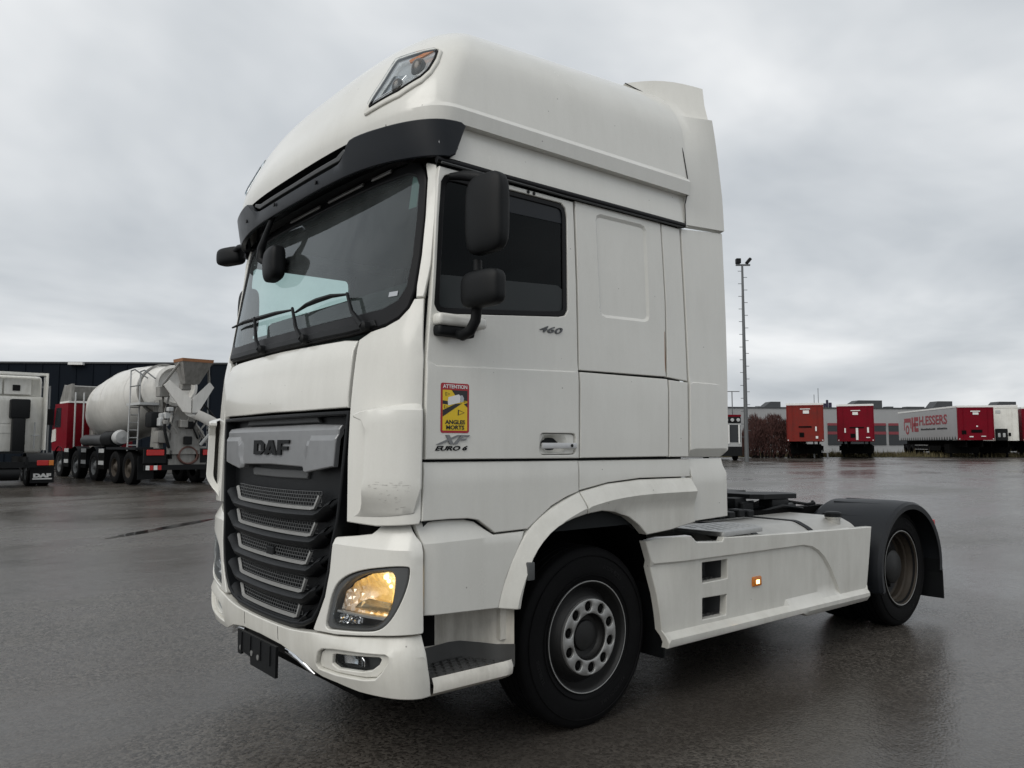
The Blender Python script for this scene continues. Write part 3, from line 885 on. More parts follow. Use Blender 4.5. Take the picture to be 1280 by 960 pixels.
# a runs + towards the driver's side; seen from the front the text starts on the passenger side
letter('letter_d', [[(0, 0), (.34, 0), (.34, .72), (.30, 1), (0, 1)], [(.34, 0), (.66, 0), (.98, .24), (.64, .24), (.52, .24), (.34, .24)], [(.30, 1), (.62, 1), (1, .72), (1, .26), (.68, .26), (.68, .66), (.56, .76), (.30, .76)]], -0.235, 0.155, LZ, LH)
letter('letter_a', [[(0, 0), (.30, 0), (.62, 1), (.34, 1)], [(.40, 1), (.66, 1), (1, 0), (.68, 0), (.60, .30), (.52, .62)], [(.34, .12), (.62, .12), (.58, .30), (.40, .30)]], -0.075, 0.170, LZ, LH)
letter('letter_f', [[(0, 0), (.34, 0), (.34, 1), (0, 1)], [(.34, .76), (1, .76), (1, 1), (.34, 1)], [(.40, .34), (.90, .34), (.90, .58), (.40, .58)]], 0.105, 0.150, LZ, LH)
# slot strip under the logo panel and the ledge above it
panel('grille_ledge', sym([(0, 1.672), (0.50, 1.672), (0.47, 1.712), (0, 1.712)]), CABS, GREY, grille, thick=0.02, bevel=0.006, step=0.06, h=lambda a, z: -0.05)
panel('grille_ledge', sym([(0, 1.372), (0.37, 1.376), (0.385, 1.412), (0.36, 1.425), (0, 1.420)]), CABS, GREY, grille, thick=0.02, bevel=0.006, step=0.06, h=lambda a, z: -0.058)
LOUV = [(1.222, 1.300, .575, .70), (1.085, 1.163, .548, .665), (.940, 1.016, .512, .635), (.795, .876, .472, .60), (.660, .738, .415, .52)]
for i, (zb, zt, hw, fw) in enumerate(LOUV):
    # louvre body: a curved blade bulging forward between the trims
    top = zb - 0.018
    bot = zb - 0.072
    def zcurve(a, k=0.018, w=hw): return k * (a / w) ** 2
    n = 28
    v = []; f = []
    prof = [(top + 0.012, -0.060), (top + 0.004, -0.022), (top - 0.016, -0.004), (bot + 0.018, -0.012), (bot + 0.002, -0.035), (bot - 0.002, -0.070)]
    for j in range(n + 1):
        a = -fw + 2 * fw * j / n
        lift = 0.022 * (a / fw) ** 2 + (0.055 * sstep(abs(a), hw * 0.96, fw) if i < 5 else 0)
        for (z, d) in prof:
            P = Vector(CABS(a, z + lift)); e = 1e-3
            v.append(P + Vector((-d - 0.0, 0, 0)) * 1.0)
    m = len(prof)
    for j in range(n):
        for k in range(m - 1):
            f.append((j * m + k, j * m + k + 1, (j + 1) * m + k + 1, (j + 1) * m + k))
    blade = mesh_obj('louvre', v, f, GRILLE, grille, 50)
    # silver U-shaped trim
    path = []
    for k in range(25):
        a = -hw + 2 * hw * k / 24
        u = abs(a) / hw
        z = zb + 0.010 * u * u + (zt - zb - 0.010) * sstep(u, 0.90, 1.0) ** 1.0
        path.append(Vector(CABS(a * (1.0 if u < 0.9 else 0.985), z)) + Vector((0.036, 0, 0)))
    tr = G()
    vv = []; ff = []
    for k, P in enumerate(path):
        d = (path[min(k + 1, 24)] - path[max(k - 1, 0)]).normalized()
        nrm = Vector((1, 0, 0)).cross(d).normalized()
        if nrm.z < 0 and abs(nrm.z) > 0.2: nrm = -nrm
        wdt = 0.0105
        vv += [P + nrm * wdt, P - Vector((0.012, 0, 0)) + nrm * wdt * 0.6, P - Vector((0.012, 0, 0)) - nrm * wdt * 0.6, P - nrm * wdt]
    for k in range(24):
        for q in range(3):
            ff.append((k * 4 + q, k * 4 + q + 1, k * 4 + 4 + q + 1, k * 4 + 4 + q))
    tr.add(vv, ff)
    tr.obj('louvre_trim', TRIM, grille, 60)
    # mesh insert behind the trim: staggered cells
    g = G()
    rows = 4
    for rr in range(rows + 1):
        pts = []
        for k in range(33):
            a = -hw * 0.98 + 2 * hw * 0.98 * k / 32
            z = zb + 0.012 + (zt - zb - 0.004) * rr / rows + 0.010 * (a / hw) ** 2
            pts.append(Vector(CABS(a, z)) + Vector((0.046, 0, 0)))
        g.tube(pts, 0.0024, 4, False)
    cells = int(2 * hw / 0.030)
    for rr in range(rows):
        for k in range(cells + 1):
            a = -hw * 0.98 + (k + 0.5 * (rr % 2)) * 0.030
            if abs(a) > hw * 0.98: continue
            z0 = zb + 0.012 + (zt - zb - 0.004) * rr / rows + 0.010 * (a / hw) ** 2
            z1 = z0 + (zt - zb - 0.004) / rows
            g.tube([Vector(CABS(a, z0)) + Vector((0.046, 0, 0)), Vector(CABS(a, z1)) + Vector((0.046, 0, 0))], 0.0022, 4, False)
    tag(g.obj('grille_mesh', GREY, grille, 0), kind='stuff')
# lower lip of the grille and the radar box
panel('radar_cover', [(-0.05, 0.90), (0.05, 0.90), (0.05, 0.995), (-0.05, 0.995)], CABS, BLACK, grille, thick=0.04, bevel=0.008, step=0.05, h=lambda a, z: -0.03)

WARM = mat_plain('amber_glow_reflector', (0.80, 0.66, 0.45), 0.18, metal=0.7, var=0.3, scale=40)  # amber glow of the lit lamp, tinted into its lower reflector
# ---- bumper with fog lamp openings
bump_half = T([(0, .518), (.2, .512), (.33, .49), (.40, .462), (.45, .44), (.50, .428), (.594, .425), (.72, .415), (.87, .420), (.97, .425), (1.004, .43), (1.003, .52), (.992, .70), (.93, .697), (.82, .683), (.609, .648), (.442, .634), (.36, .622), (.27, .612), (.12, .607), (0, .606)])
bumper_out = sym(bump_half)
fog_o = T([(.478, .492), (.500, .552), (.530, .574), (.60, .588), (.86, .617), (.878, .610), (.872, .585), (.845, .535), (.815, .502), (.76, .487), (.60, .470), (.49, .470)])
fog_i = T([(.565, .507), (.575, .552), (.60, .563), (.70, .577), (.825, .596), (.838, .590), (.825, .562), (.79, .530), (.74, .512), (.60, .493)])
def bump_h(a, z):
    t = abs(a) / LC
    hh = -0.034 * lin(z, 0.612, 0.70) * sstep(t, 0.40, 0.52) + 0.010 * sstep(z, 0.43, 0.50)
    return hh
bumper = panel('bumper', bumper_out, CABS, WHITE2, truck, thick=0.05, bevel=0.005, smooth=22, step=0.04, h=bump_h, lines=[[(s_ * 0.52, 0.612), (s_ * 1.345, 0.612)] for s_ in (-1, 1)],
               holes=[rounded(fog_o, 0.015), rounded([(-a, z) for a, z in fog_o], 0.015)])
for s in (1, -1):
    def cs(a, z, s=s): return CABS(a * s, z)
    panel('fog_bezel', rounded(offset(ccw(fog_o), 0.003), 0.012), cs, WHITE2, bumper, thick=0.02, bevel=0.005, holes=[rounded(fog_i, 0.01)], step=0.03,
          h=lambda a, z: -0.012 - 0.022 * sstep(-line_dist((a, z), fog_o, True), -0.03, 0.0) * 0)
    pan = panel('fog_pocket', offset(ccw(fog_i), -0.012), cs, GREY, bumper, thick=0.03, bevel=0.004, step=0.04, h=lambda a, z: -0.070)
    fl = T([(.585, .510), (.59, .553), (.72, .572), (.735, .55), (.73, .518)])
    panel('fog_lamp', rounded(fl, 0.012), cs, CHROME, pan, thick=0.01, bevel=0.004, step=0.02,
          h=lambda a, z: -0.060 + 0.02 * sstep(line_dist((a, z), [(.66 * LC, .54), (.68 * LC, .542)]), 0, 0.06))
    panel('fog_lens', rounded(offset(ccw(fog_i), -0.004), 0.01), cs, LENS, bumper, thick=0.004, bevel=0.002, step=0.05, h=lambda a, z: -0.030)
    # headlight panel and lamp
    hp = T([(.572, 1.110), (.69, 1.128), (.765, 1.142), (.782, 1.160), (.800, 1.187), (.88, 1.19), (.935, 1.190), (.988, 1.112), (.990, .712), (.93, .708), (.82, .693), (.609, .658), (.452, .645), (.497, .74), (.533, .823), (.558, .942), (.566, 1.05)])
    hl_b = T([(.534, .668), (.549, .741), (.582, .862), (.634, .926), (.735, .977), (.876, 1.008), (.938, 1.011), (.946, 1.0), (.940, .931), (.914, .839), (.874, .757), (.827, .714), (.744, .696), (.604, .678)])
    hl_l = T([(.573, .693), (.592, .778), (.615, .850), (.672, .917), (.750, .961), (.840, .980), (.888, .981), (.889, .908), (.874, .814), (.838, .754), (.787, .725), (.712, .714)])
    def hp_h(a, z):
        return -0.060 * lin(z, 1.080, 1.20)
    hlp = panel('headlight_panel', rounded(hp, 0.012), cs, WHITE, truck, thick=0.04, bevel=0.004, smooth=22, step=0.035, h=hp_h, lines=[[(0.5, 1.080), (1.34, 1.080)]], holes=[chaikin(hl_b, 2)])
    head = panel('headlight', chaikin(offset(ccw(hl_b), 0.003), 2), cs, GREY, truck, thick=0.04, bevel=0.008, holes=[chaikin(hl_l, 2)], step=0.03, h=lambda a, z: -0.010)
    panel('lamp_bucket', offset(ccw(hl_l), -0.012), cs, GREY, head, thick=0.01, bevel=0.003, step=0.04, h=lambda a, z: -0.11)
    # divided reflector: amber lit upper bowl, lower bowl with the glow tinted in on the lit side, small side light
    up = T([(.605, .772), (.617, .845), (.672, .912), (.75, .955), (.84, .974), (.882, .974), (.884, .90), (.872, .82), (.862, .772)])
    def bowl(a, z, c=(.775 * LC, .875)):
        r_ = math.hypot((a - c[0]) / 0.20, (z - c[1]) / 0.115)
        return -0.098 + 0.062 * sstep(r_, 0.1, 1.15) + 0.006 * math.cos(a * 150) * sstep(r_, 0.3, 0.7)
    panel('indicator_reflector', up, cs, AMBER if s == 1 else CHROME, head, thick=0.008, bevel=0.003, smooth=12, step=0.016, h=bowl)
    lo = T([(.67, .782), (.70, .822), (.76, .846), (.862, .838), (.858, .79), (.85, .772)])
    panel('beam_reflector', lo, cs, WARM if s == 1 else CHROME, head, thick=0.03, bevel=0.003, smooth=12, step=0.02, h=lambda a, z: -0.058 + 0.022 * abs(math.sin((z - .775) * 70)))
    tl = T([(.585, .702), (.592, .752), (.72, .760), (.72, .720)])
    panel('side_light', rounded(tl, 0.008), cs, CHROME, head, thick=0.02, bevel=0.004, step=0.012,
          h=lambda a, z: -0.035 + 0.012 * math.sin(a * 190) * math.sin(z * 230))
    panel('lamp_divider', T([(.59, .757), (.592, .768), (.86, .776), (.856, .760)]), cs, SILVER, head, thick=0.03, bevel=0.003, step=0.04, h=lambda a, z: -0.02)
    if s == 1:
        for (bt, bz, br) in ((.842, .952, .013), (.853, .935, .010), (.862, .912, .009)):
            P = Vector(cs(bt * LC, bz)) + Vector((0.035, 0.02, 0))
            bm = bmesh.new(); bmesh.ops.create_icosphere(bm, subdivisions=2, radius=br); bmesh.ops.translate(bm, vec=P, verts=bm.verts)
            G().bm(bm).obj('bulb', AMBERHOT, head, 60)
    panel('lamp_lens', chaikin(offset(ccw(hl_l), -0.004), 2), cs, LENS, head, thick=0.004, bevel=0.002, step=0.05, h=lambda a, z: -0.006)

for s in (1, -1):
    pts = [Vector(CABS(s * 0.235, z)) + Vector((-0.0095 if z > 0.52 else -0.006, 0, 0)) for z in (0.602, 0.57, 0.54, 0.515)]
    G().tube(pts, 0.0022, 4).obj('bumper_seam', SEAL, bumper, 0)
# lower slot: dark recess with chrome strip, number plate holder
slot_half = T([(0, .385), (.25, .385), (.42, .395), (.455, .43), (.40, .458), (.33, .486), (.2, .507), (0, .513)])
panel('bumper_slot', sym(slot_half), CABS, BLACK, bumper, thick=0.06, bevel=0.01, step=0.05, h=lambda a, z: -0.05)
for s in (1, -1):
    pts = [Vector(CABS(s * t * LC, z)) + Vector((0.012, 0, 0)) for t, z in ((.215, .487), (.27, .482), (.33, .470), (.375, .450), (.425, .418))]
    G().tube(pts, [0.016, 0.019, 0.019, 0.017, 0.008], 6).obj('chrome_strip', CHROME, bumper, 60)
g = G(); g.prism([(-0.27, 0.345), (0.07, 0.345), (0.075, 0.385), (0.20, 0.392), (0.215, 0.372), (0.26, 0.372), (0.27, 0.505), (-0.27, 0.505)], lambda y, z: (-1.436, y, z), lambda y, z: (-1.452, y, z))
pl = g.obj('plate_holder', BLACK, truck, 30)
for yy in (-0.20, -0.07, 0.07, 0.20):
    G().box(-1.458, -1.452, yy - 0.006, yy + 0.006, 0.395, 0.498).obj('holder_rib', BLACK, pl, 0)
for yy, zz in ((-0.04, .405), (0.05, .41), (0.21, .41)):
    G().lathe([(0.015, 0.0), (0.015, -0.004), (0.0, -0.005)], (-1.4525, yy, zz), 'x', 10).obj('rivet', ALU, pl, 40)

# ---- wipers
def on_ws(t, z, d=0.03): return Vector(CABS(t * LC, z)) + Vector((-d, 0, 0))
W1 = [(-.82, 2.362), (-.55, 2.352), (-.31, 2.340), (-.13, 2.335), (.054, 2.322)]
W2 = [(.095, 2.300), (.19, 2.325), (.28, 2.333), (.40, 2.335), (.536, 2.318)]
W3 = [(-.10, 2.240), (.05, 2.262), (.22, 2.262), (.40, 2.250)]
for wb, ar in ((W1, [(-.383, 2.352), (-.28, 2.195), (-.20, 2.123)]), (W2, [(.536, 2.322), (.60, 2.215), (.69, 2.128)]), (None, [(.064, 2.330), (.155, 2.2), (.24, 2.125)])):
    g = G()
    g.tube([on_ws(t, z, 0.030) for t, z in ar], [0.009, 0.011, 0.018], 6)
    wp = g.obj('wiper', BLACK, truck, 50)
    if wb:
        g = G()
        g.tube([on_ws(t, z, 0.022) for t, z in wb], [0.006, 0.012, 0.014, 0.012, 0.006], 6)
        g.obj('wiper_blade', BLACK, wp, 50)
    G().lathe([(0.026, 0), (0.026, -0.03), (0.012, -0.04), (0, -0.04)], tuple(on_ws(ar[-1][0], ar[-1][1], 0.0)), 'x', 14).obj('wiper_pivot', BLACK, wp, 40)
# cowl details at the foot of the glass
panel('cowl_grille', sym(T([(0, 2.112), (.55, 2.112), (.74, 2.125), (.72, 2.158), (.5, 2.152), (0, 2.15)])), CABS, BLACK, truck, thick=0.012, bevel=0.005, step=0.06, h=lambda a, z: 0.004)

PANE_BAND = mat_plain('window_band_dark', (0.008, 0.012, 0.013), 0.45, spec=0.4)
# ---- side: doors and sleeper on both flanks
def crease_h(zc, amp=0.007, w=0.010):
    return lambda x, z: amp * sstep(zc - z, -w * 0.5, w * 0.5)
def zc_door(x): return 1.921 + (x + 1.158) * (1.949 - 1.921) / 0.958
for s in (-1, 1):
    SD = SIDES(s)
    win = rounded(D['window'], 0.02)
    door_o = [(-1.099, 2.887), (-0.21, 2.893), (-0.202, 2.454), (-0.197, 1.949), (-0.199, 1.484), (-1.178, 1.489), (-1.180, 1.761), (-1.174, 1.945), (-1.148, 2.247), (-1.123, 2.633), (-1.108, 2.838)]
    hpl = rounded([(-0.482, 1.503), (-0.222, 1.503), (-0.222, 1.616), (-0.482, 1.616)], 0.03)
    holes = [win, hpl]
    ext = [[(-1.17, zc_door(-1.17) + o), (-0.2, zc_door(-0.2) + o)] for o in (-0.0035, 0.0035)]
    door = panel('door', door_o, SD, WHITE, truck, thick=0.03, bevel=0.004, holes=holes, step=0.05, lines=ext,
                 smooth=24, h=lambda x, z: 0.008 * lin(zc_door(x) - z, -0.0035, 0.0035))
    panel('window_seal', offset(ccw(win), 0.002), SD, SEAL, door, thick=0.03, bevel=0.004, holes=[offset(ccw(win), 0.030)], step=0.06, h=lambda x, z: -0.006)
    panel('window_glass', offset(ccw(win), 0.024), SD, GLASS_SIDE if s == -1 else GLASS_CLEAR, door, thick=0.004, bevel=0.002, step=0.12, h=lambda x, z: -0.016)
    if s == -1:
        top_b = [(-0.66, 2.748), (-0.285, 2.758), (-0.285, 2.835), (-0.31, 2.846), (-0.66, 2.845)]
        low_b = [(-1.10, 2.20), (-0.33, 2.262), (-0.292, 2.285), (-0.292, 2.39), (-0.33, 2.41), (-1.10, 2.36)]
        panel('window_band', rounded(top_b, 0.01), SD, VISOR, door, thick=0.004, bevel=0.001, step=0.1, h=lambda x, z: -0.013)  # dark bands just outside the pane, along its top and foot
        panel('window_band', rounded(low_b, 0.01), SD, PANE_BAND, door, thick=0.004, bevel=0.001, step=0.1, h=lambda x, z: -0.013)
    # handle: recessed pan with a bar across
    pan = panel('handle_pan', offset(ccw(hpl), 0.003), SD, WHITE, door, thick=0.01, bevel=0.004, step=0.018,
                h=lambda x, z: -0.004 - 0.045 * sstep(0.085 - math.hypot((x + 0.375) * 0.8, (z - 1.56) * 1.5), 0.0, 0.05))
    g = G(); y0, y1 = sorted((s * 1.252, s * 1.268)); g.rbox(-0.475, -0.228, y0, y1, 1.536, 1.566, 0.006)
    bar = g.obj('handle_bar', SILVER if s == -1 else SILVER, pan, 40)
    G().lathe([(0.009, 0), (0.009, s * 0.003), (0, s * 0.003)], (-0.268, s * 1.2675, 1.551), 'y', 12).obj('key_lock', BLACK, bar, 40)
    for bx in (-0.40, -0.36):
        G().lathe([(0.010, -0.01 * s), (0.009, s * 0.004), (0, s * 0.005)], (bx - 0.14, s * side_w(2.88), 2.878), 'y', 12).obj('door_plug', SEAL, door, 40)
    # lower door, entry cover, quarter panels
    ldo = [(-1.182, 1.476), (-0.198, 1.471), (-0.196, 1.308), (-0.289, 1.282), (-0.393, 1.241), (-0.476, 1.188), (-0.558, 1.133), (-0.769, 1.129), (-0.813, 1.159), (-0.872, 1.197), (-0.934, 1.208), (-1.049, 1.211), (-1.192, 1.21)]
    panel('lower_door', ldo, SD, WHITE, truck, thick=0.03, bevel=0.004, step=0.05, h=lambda x, z: 0.004 - 0.010 * sstep(z, 1.455, 1.476))
    sco = [(-1.198, 1.200), (-1.049, 1.203), (-0.934, 1.200), (-0.877, 1.187), (-0.823, 1.149), (-0.774, 1.119), (-0.576, 1.123), (-0.632, 1.025), (-0.693, 0.914), (-0.728, 0.822), (-0.743, 0.765), (-1.162, 0.784), (-1.165, 1.072)]
    panel('entry_cover', sco, SD, WHITE, truck, thick=0.03, bevel=0.004, smooth=18, step=0.04, h=lambda x, z: 0.006 - 0.036 * lin(z, 1.104, 1.20) - 0.02 * sstep(-x, 1.10, 1.2), lines=[[(-1.2, 1.104), (-0.58, 1.112)]])
    panel('quarter_panel', D['quarter_lower'], SD, WHITE, truck, thick=0.03, bevel=0.004, step=0.06, h=lambda x, z: 0.002 - 0.010 * sstep(z, 1.452, 1.472))
    rec = rounded(D['sleeper_recess'], 0.012)
    def rec_h(x, z):
        dd = line_dist((x, z), rec, True)
        return -0.011 * sstep(dd, 0.0, 0.018) if inside(rec, x, z) else 0.0
    ring = [(lambda q: q + [q[0]])(offset(ccw(rec), k)) for k in (0.0, 0.018)]
    panel('sleeper_panel', D['sleeper_upper'], SD, WHITE, truck, thick=0.03, bevel=0.0035, step=0.06, h=rec_h, lines=ring)
    panel('side_strip', D['strip_upper'], SD, WHITE, truck, thick=0.03, bevel=0.0035, step=0.06)
    panel('locker_door', D['sleeper_lower'], SD, WHITE, truck, thick=0.03, bevel=0.004, step=0.07, h=lambda x, z: 0.008 - 0.006 * sstep(z, 1.935, 1.95))
    panel('side_strip', D['strip_lower'], SD, WHITE, truck, thick=0.03, bevel=0.004, step=0.07, h=lambda x, z: 0.007)
    zc = 1.944
    panel('side_fairing', rounded(D['collar_upper'], [0, 0.01, 0, 0, 0.02, 0.03, 0, 0]), SD, WHITE, truck, thick=0.05, bevel=0.004, step=0.05,
          h=lambda x, z: 0.004 + 0.007 * lin(zc - z, -0.003, 0.003) * sstep(1.10 - x, 0, 0.1) - 0.03 * sstep(1.51 - z, 0, 0.03),
          lines=[[(0.76, zc + o), (1.18, zc + o)] for o in (-0.003, 0.003)])
    panel('side_fairing', [(0.770, 1.468), (1.122, 1.468), (1.146, 1.376), (1.152, 1.097), (0.792, 1.086), (0.780, 1.358), (0.776, 1.368)], SD, WHITE, truck, thick=0.05, bevel=0.004, step=0.05,
          h=lambda x, z: -0.020 + 0.024 * sstep(1.41 - z, -0.03, 0.03))
    # wheel arch in two pieces, flared out to a crease
    fo = D['fender_outer']; fi = D['fender_inner']
    def flare(x, z):
        d = line_dist((x, z), fo)
        return 0.004 + 0.052 * lin(d, 0.0, 0.080) - 0.030 * lin(d, 0.080, 0.16)
    ia = 6
    A1 = fo[:7] + [(-0.194, 1.19)] + fi[:ia + 1][::-1]
    A1 = chaikin(fo[:7], 1, False) + chaikin(fi[:7], 1, False)[::-1]
    A2 = [(-0.188, 1.303)] + fo[7:] + [(0.774, 1.345), (0.784, 1.085), (0.544, 1.053), (0.334, 1.04)] + fi[6:11][::-1]
    A2[-1] = (-0.164, 1.189)
    panel('wheel_arch', A1, SD, WHITE2, truck, thick=0.06, bevel=0.005, smooth=24, step=0.03, h=flare, lines=[off_line(chaikin(fo, 2, False), 0.080)])
    panel('wheel_arch', A2, SD, WHITE2, truck, thick=0.06, bevel=0.005, smooth=24, step=0.03, h=flare, lines=[off_line(chaikin(fo, 2, False), 0.080)])
    G().box(-0.70, -0.655, s * 1.10, s * 1.20, 0.60, 0.78).obj('arch_bracket', GRIME, truck, 0)
    g = G(); y0, y1 = sorted((s * 1.262, s * 1.296)); g.rbox(-0.600, -0.555, y0, y1, 0.885, 0.975, 0.008)
    g.obj('arch_clip', GREY, truck, 40)
    # drip rail under the roof
    G().tube([(-1.115, s * 1.226, 2.918), (-0.3, s * 1.240, 2.922), (0.755, s * 1.240, 2.936)], 0.017, 8).obj('roof_rail', SEAL, truck, 60)
    G().tube([(-1.10, s * 1.246, 2.900), (-0.3, s * 1.246, 2.904), (0.745, s * 1.246, 2.920)], 0.006, 6).obj('roof_rail_bead', GREY, truck, 60)

# badges and the warning sticker on the driver's door
SL = SIDES(-1)
text_fit('460', SL, (-0.476, 2.143, -0.313, 2.178), BADGE, 'power_badge', truck, 0.002, 0.008, 0.35, 0.012)
text_fit('XF', SL, (-1.125, 1.558, -0.932, 1.602), XFBADGE, 'model_badge', truck, 0.009, 0.010, 0.55, 0.03)
text_fit('EURO 6', SL, (-1.130, 1.529, -0.945, 1.551), BLACK, 'engine_badge', truck, 0.009, 0.005, 0.35, 0.03)
ST_RED = mat_plain('sticker_red', (0.36, 0.012, 0.020), 0.4, var=0.1)
ST_YEL = mat_plain('sticker_yellow', (0.72, 0.50, 0.015), 0.4, var=0.08)
ST_BLK = mat_plain('sticker_black', (0.012, 0.012, 0.014), 0.4)
ST_WHT = mat_plain('sticker_white', (0.72, 0.72, 0.72), 0.4, var=0.05)
ST_GRY = mat_plain('sticker_grey', (0.40, 0.42, 0.45), 0.4, var=0.05)
def flat(name, poly, lift, mat, parent):
    y = -(1.245 + 0.0085 + lift)
    g = G(); g.prism(ccw(poly), lambda x, z: (x, y + 0.0004, z), lambda x, z: (x, y, z))
    return g.obj(name, mat, parent, 0)
stk = flat('warning_sticker', rounded([(-1.101, 1.611), (-0.937, 1.611), (-0.937, 1.845), (-1.101, 1.845)], 0.012), 0.0004, ST_RED, truck)
tag(stk, 'red and yellow blind spot warning sticker on the door')
X0, X1, Z0, Z1 = -1.090, -0.948, 1.622, 1.812
flat('sticker_field', [(X0, Z0), (X1, Z0), (X1, Z1), (X0, Z1)], 0.0010, ST_YEL, stk)
def sx(u): return X0 + u * (X1 - X0)
def sz(v): return Z0 + v * (Z1 - Z0)
flat('sticker_ray', [(sx(.36), sz(1)), (sx(1), sz(1)), (sx(1), sz(.74)), (sx(.60), sz(.78))], 0.0016, ST_BLK, stk)
flat('sticker_ray', [(sx(0), sz(.74)), (sx(.24), sz(.72)), (sx(.24), sz(.64)), (sx(0), sz(.65))], 0.0016, ST_BLK, stk)
flat('sticker_ray', [(sx(0), sz(.34)), (sx(.78), sz(.68)), (sx(.50), sz(.66)), (sx(0), sz(.50))], 0.0016, ST_BLK, stk)
flat('sticker_ray', [(sx(.86), sz(.66)), (sx(1), sz(.58)), (sx(1), sz(.70))], 0.0016, ST_BLK, stk)
flat('sticker_lorry', [(sx(.22), sz(.62)), (sx(.70), sz(.70)), (sx(.72), sz(.86)), (sx(.64), sz(.90)), (sx(.22), sz(.82)), (sx(.20), sz(.70))], 0.0022, ST_WHT, stk)
flat('sticker_lorry_cab', [(sx(.72), sz(.70)), (sx(.84), sz(.73)), (sx(.86), sz(.80)), (sx(.80), sz(.88)), (sx(.73), sz(.88))], 0.0022, ST_GRY, stk)
def tri(cx_, cz_, r_): 
    o = [(cx_ - r_, cz_ - r_ * .7), (cx_ + r_, cz_), (cx_ - r_, cz_ + r_ * .7)]
    g = G()
    y = -(1.245 + 0.0085 + 0.0022)
    i_ = [(cx_ + (a - cx_) * .72, cz_ + (b - cz_) * .72) for a, b in o]
    v = [(a, y, b) for a, b in o] + [(a, y, b) for a, b in i_]
    g.add(v, [(k, (k + 1) % 3, 3 + (k + 1) % 3, 3 + k) for k in range(3)])
    return g.obj('sticker_triangle', ST_BLK, stk, 0)
tri(sx(.20), sz(.90), 0.013); tri(sx(.75), sz(.45), 0.020); tri(sx(.13), sz(.58), 0.011); tri(sx(.92), sz(.72), 0.009)
SK = lambda x, z: (x, -(1.245 + 0.0085), z)
text_fit('ATTENTION', SK, (-1.089, 1.820, -0.949, 1.838), ST_WHT, 'sticker_text', stk, 0.0016, 0.0008, 0, 0.02)
text_fit('ANGLES', SK, (-1.076, 1.652, -0.962, 1.672), ST_BLK, 'sticker_text', stk, 0.0022, 0.0008, 0, 0.03)
text_fit('MORTS', SK, (-1.070, 1.627, -0.966, 1.647), ST_BLK, 'sticker_text', stk, 0.0022, 0.0008, 0, 0.03)

# rust run on the sleeper seam
RUST = mat_plain('rust_stain', (0.24, 0.10, 0.035), 0.8, var=0.4, scale=30)
v = []
g = G(); g.prism(ccw([(0.542, 2.24), (0.545, 2.24), (0.546, 2.12), (0.5455, 2.02), (0.542, 1.985), (0.539, 2.06), (0.5405, 2.15)]), lambda x, z: (x, -(side_w(z) + 0.0004), z), lambda x, z: (x, -(side_w(z) + 0.0010), z))
g.obj('rust_run', RUST, truck, 0)

# ---- roof: high crown, with the visor below its brow
def zlow(a):
    t = a / LR
    if t < 0.47: return 3.135
    if t < 0.93: return 3.135 - 0.02 * sstep(t, 0.47, 0.85)
    return 2.936
ROWS = [2.936, 2.96, 3.0, 3.04, 3.075, 3.09, 3.112, 3.116, 3.126, 3.134, 3.15, 3.17, 3.186, 3.212, 3.235, 3.26, 3.31, 3.36, 3.41, 3.46, 3.51, 3.55, 3.59, 3.62, 3.65, 3.68, 3.71, 3.735, 3.76, 3.78, 3.80, 3.82, 3.835, 3.85, 3.862, 3.872, 3.88]
COLS = [2.0 - k * 0.06 for k in range(17)] + [0.98, 0.96] + [0.94 - 0.03 * k for k in range(32)]
COLS = [c for c in COLS if c > 0.001] + [0.0]
COLS = COLS + [-c for c in COLS[::-1][1:]]
v = []; f = []
nc = len(COLS)
for z in ROWS:
    for c in COLS:
        a = c * LR
        p = ROOFS(a, max(z, zlow(abs(a))))
        v.append(p)
for j in range(len(ROWS) - 1):
    for i in range(nc - 1):
        q = (j * nc + i, j * nc + i + 1, (j + 1) * nc + i + 1, (j + 1) * nc + i)
        f.append(q)
b0 = (len(ROWS) - 1) * nc
cen = len(v)
v.append((0.25, 0, tilt(0.25, 3.885)))
for i in range(nc - 1): f.append((b0 + i, b0 + i + 1, cen))
f.append((b0 + nc - 1, b0, cen))
# rear wall of the crown
for j in range(len(ROWS) - 1):
    a, b = j * nc, j * nc + nc - 1
    f.append((a, a + nc, b + nc, b))
roof = mesh_obj('roof', v, f, WHITE, truck, 20, merge=0.0004)
# brow underside and the dark gap behind the visor
for i in range(1):
    v = []; f = []
    ts = [-0.92 + 0.046 * k for k in range(41)]
    for t in ts:
        a = t * LR
        P0 = Vector(ROOFS(a, zlow(abs(a)) + 0.002)); P1 = P0 + Vector((0.10, 0, 0.0)); P2 = Vector((P1.x, P1.y, 2.99)); P3 = Vector(CAB(min(abs(t) * LR / LC, 0.93), 2.972, -1 if t >= 0 else 1)) + Vector((0.004, 0, 0))
        v += [P0, P1, P2, P3]
    for i in range(len(ts) - 1):
        for k in range(3): f.append((i * 4 + k, i * 4 + k + 1, i * 4 + 5 + k, i * 4 + 4 + k))
    mesh_obj('brow_gap', v, f, SEAL, roof, 40)
vis_half = [(t * LR, z) for t, z in [(0, 2.978), (.25, 2.978), (.45, 2.976), (.583, 2.970), (.70, 2.958), (.80, 2.945), (.90, 2.934), (.965, 2.930), (.985, 3.00), (1.0, 3.06), (1.012, 3.118), (.93, 3.114), (.84, 3.116), (.72, 3.124), (.60, 3.134), (.515, 3.136), (.49, 3.122), (.46, 3.085), (.43, 3.062), (.38, 3.050), (.2, 3.048), (0, 3.048)]]
def vis_h(a, z):
    return 0.040 - 0.012 * sstep(abs(a) / LR, 0.75, 1.0) - 0.012 * sstep(z, 3.03, 3.05) * sstep(0.45 - abs(a) / LR, 0, 0.06)
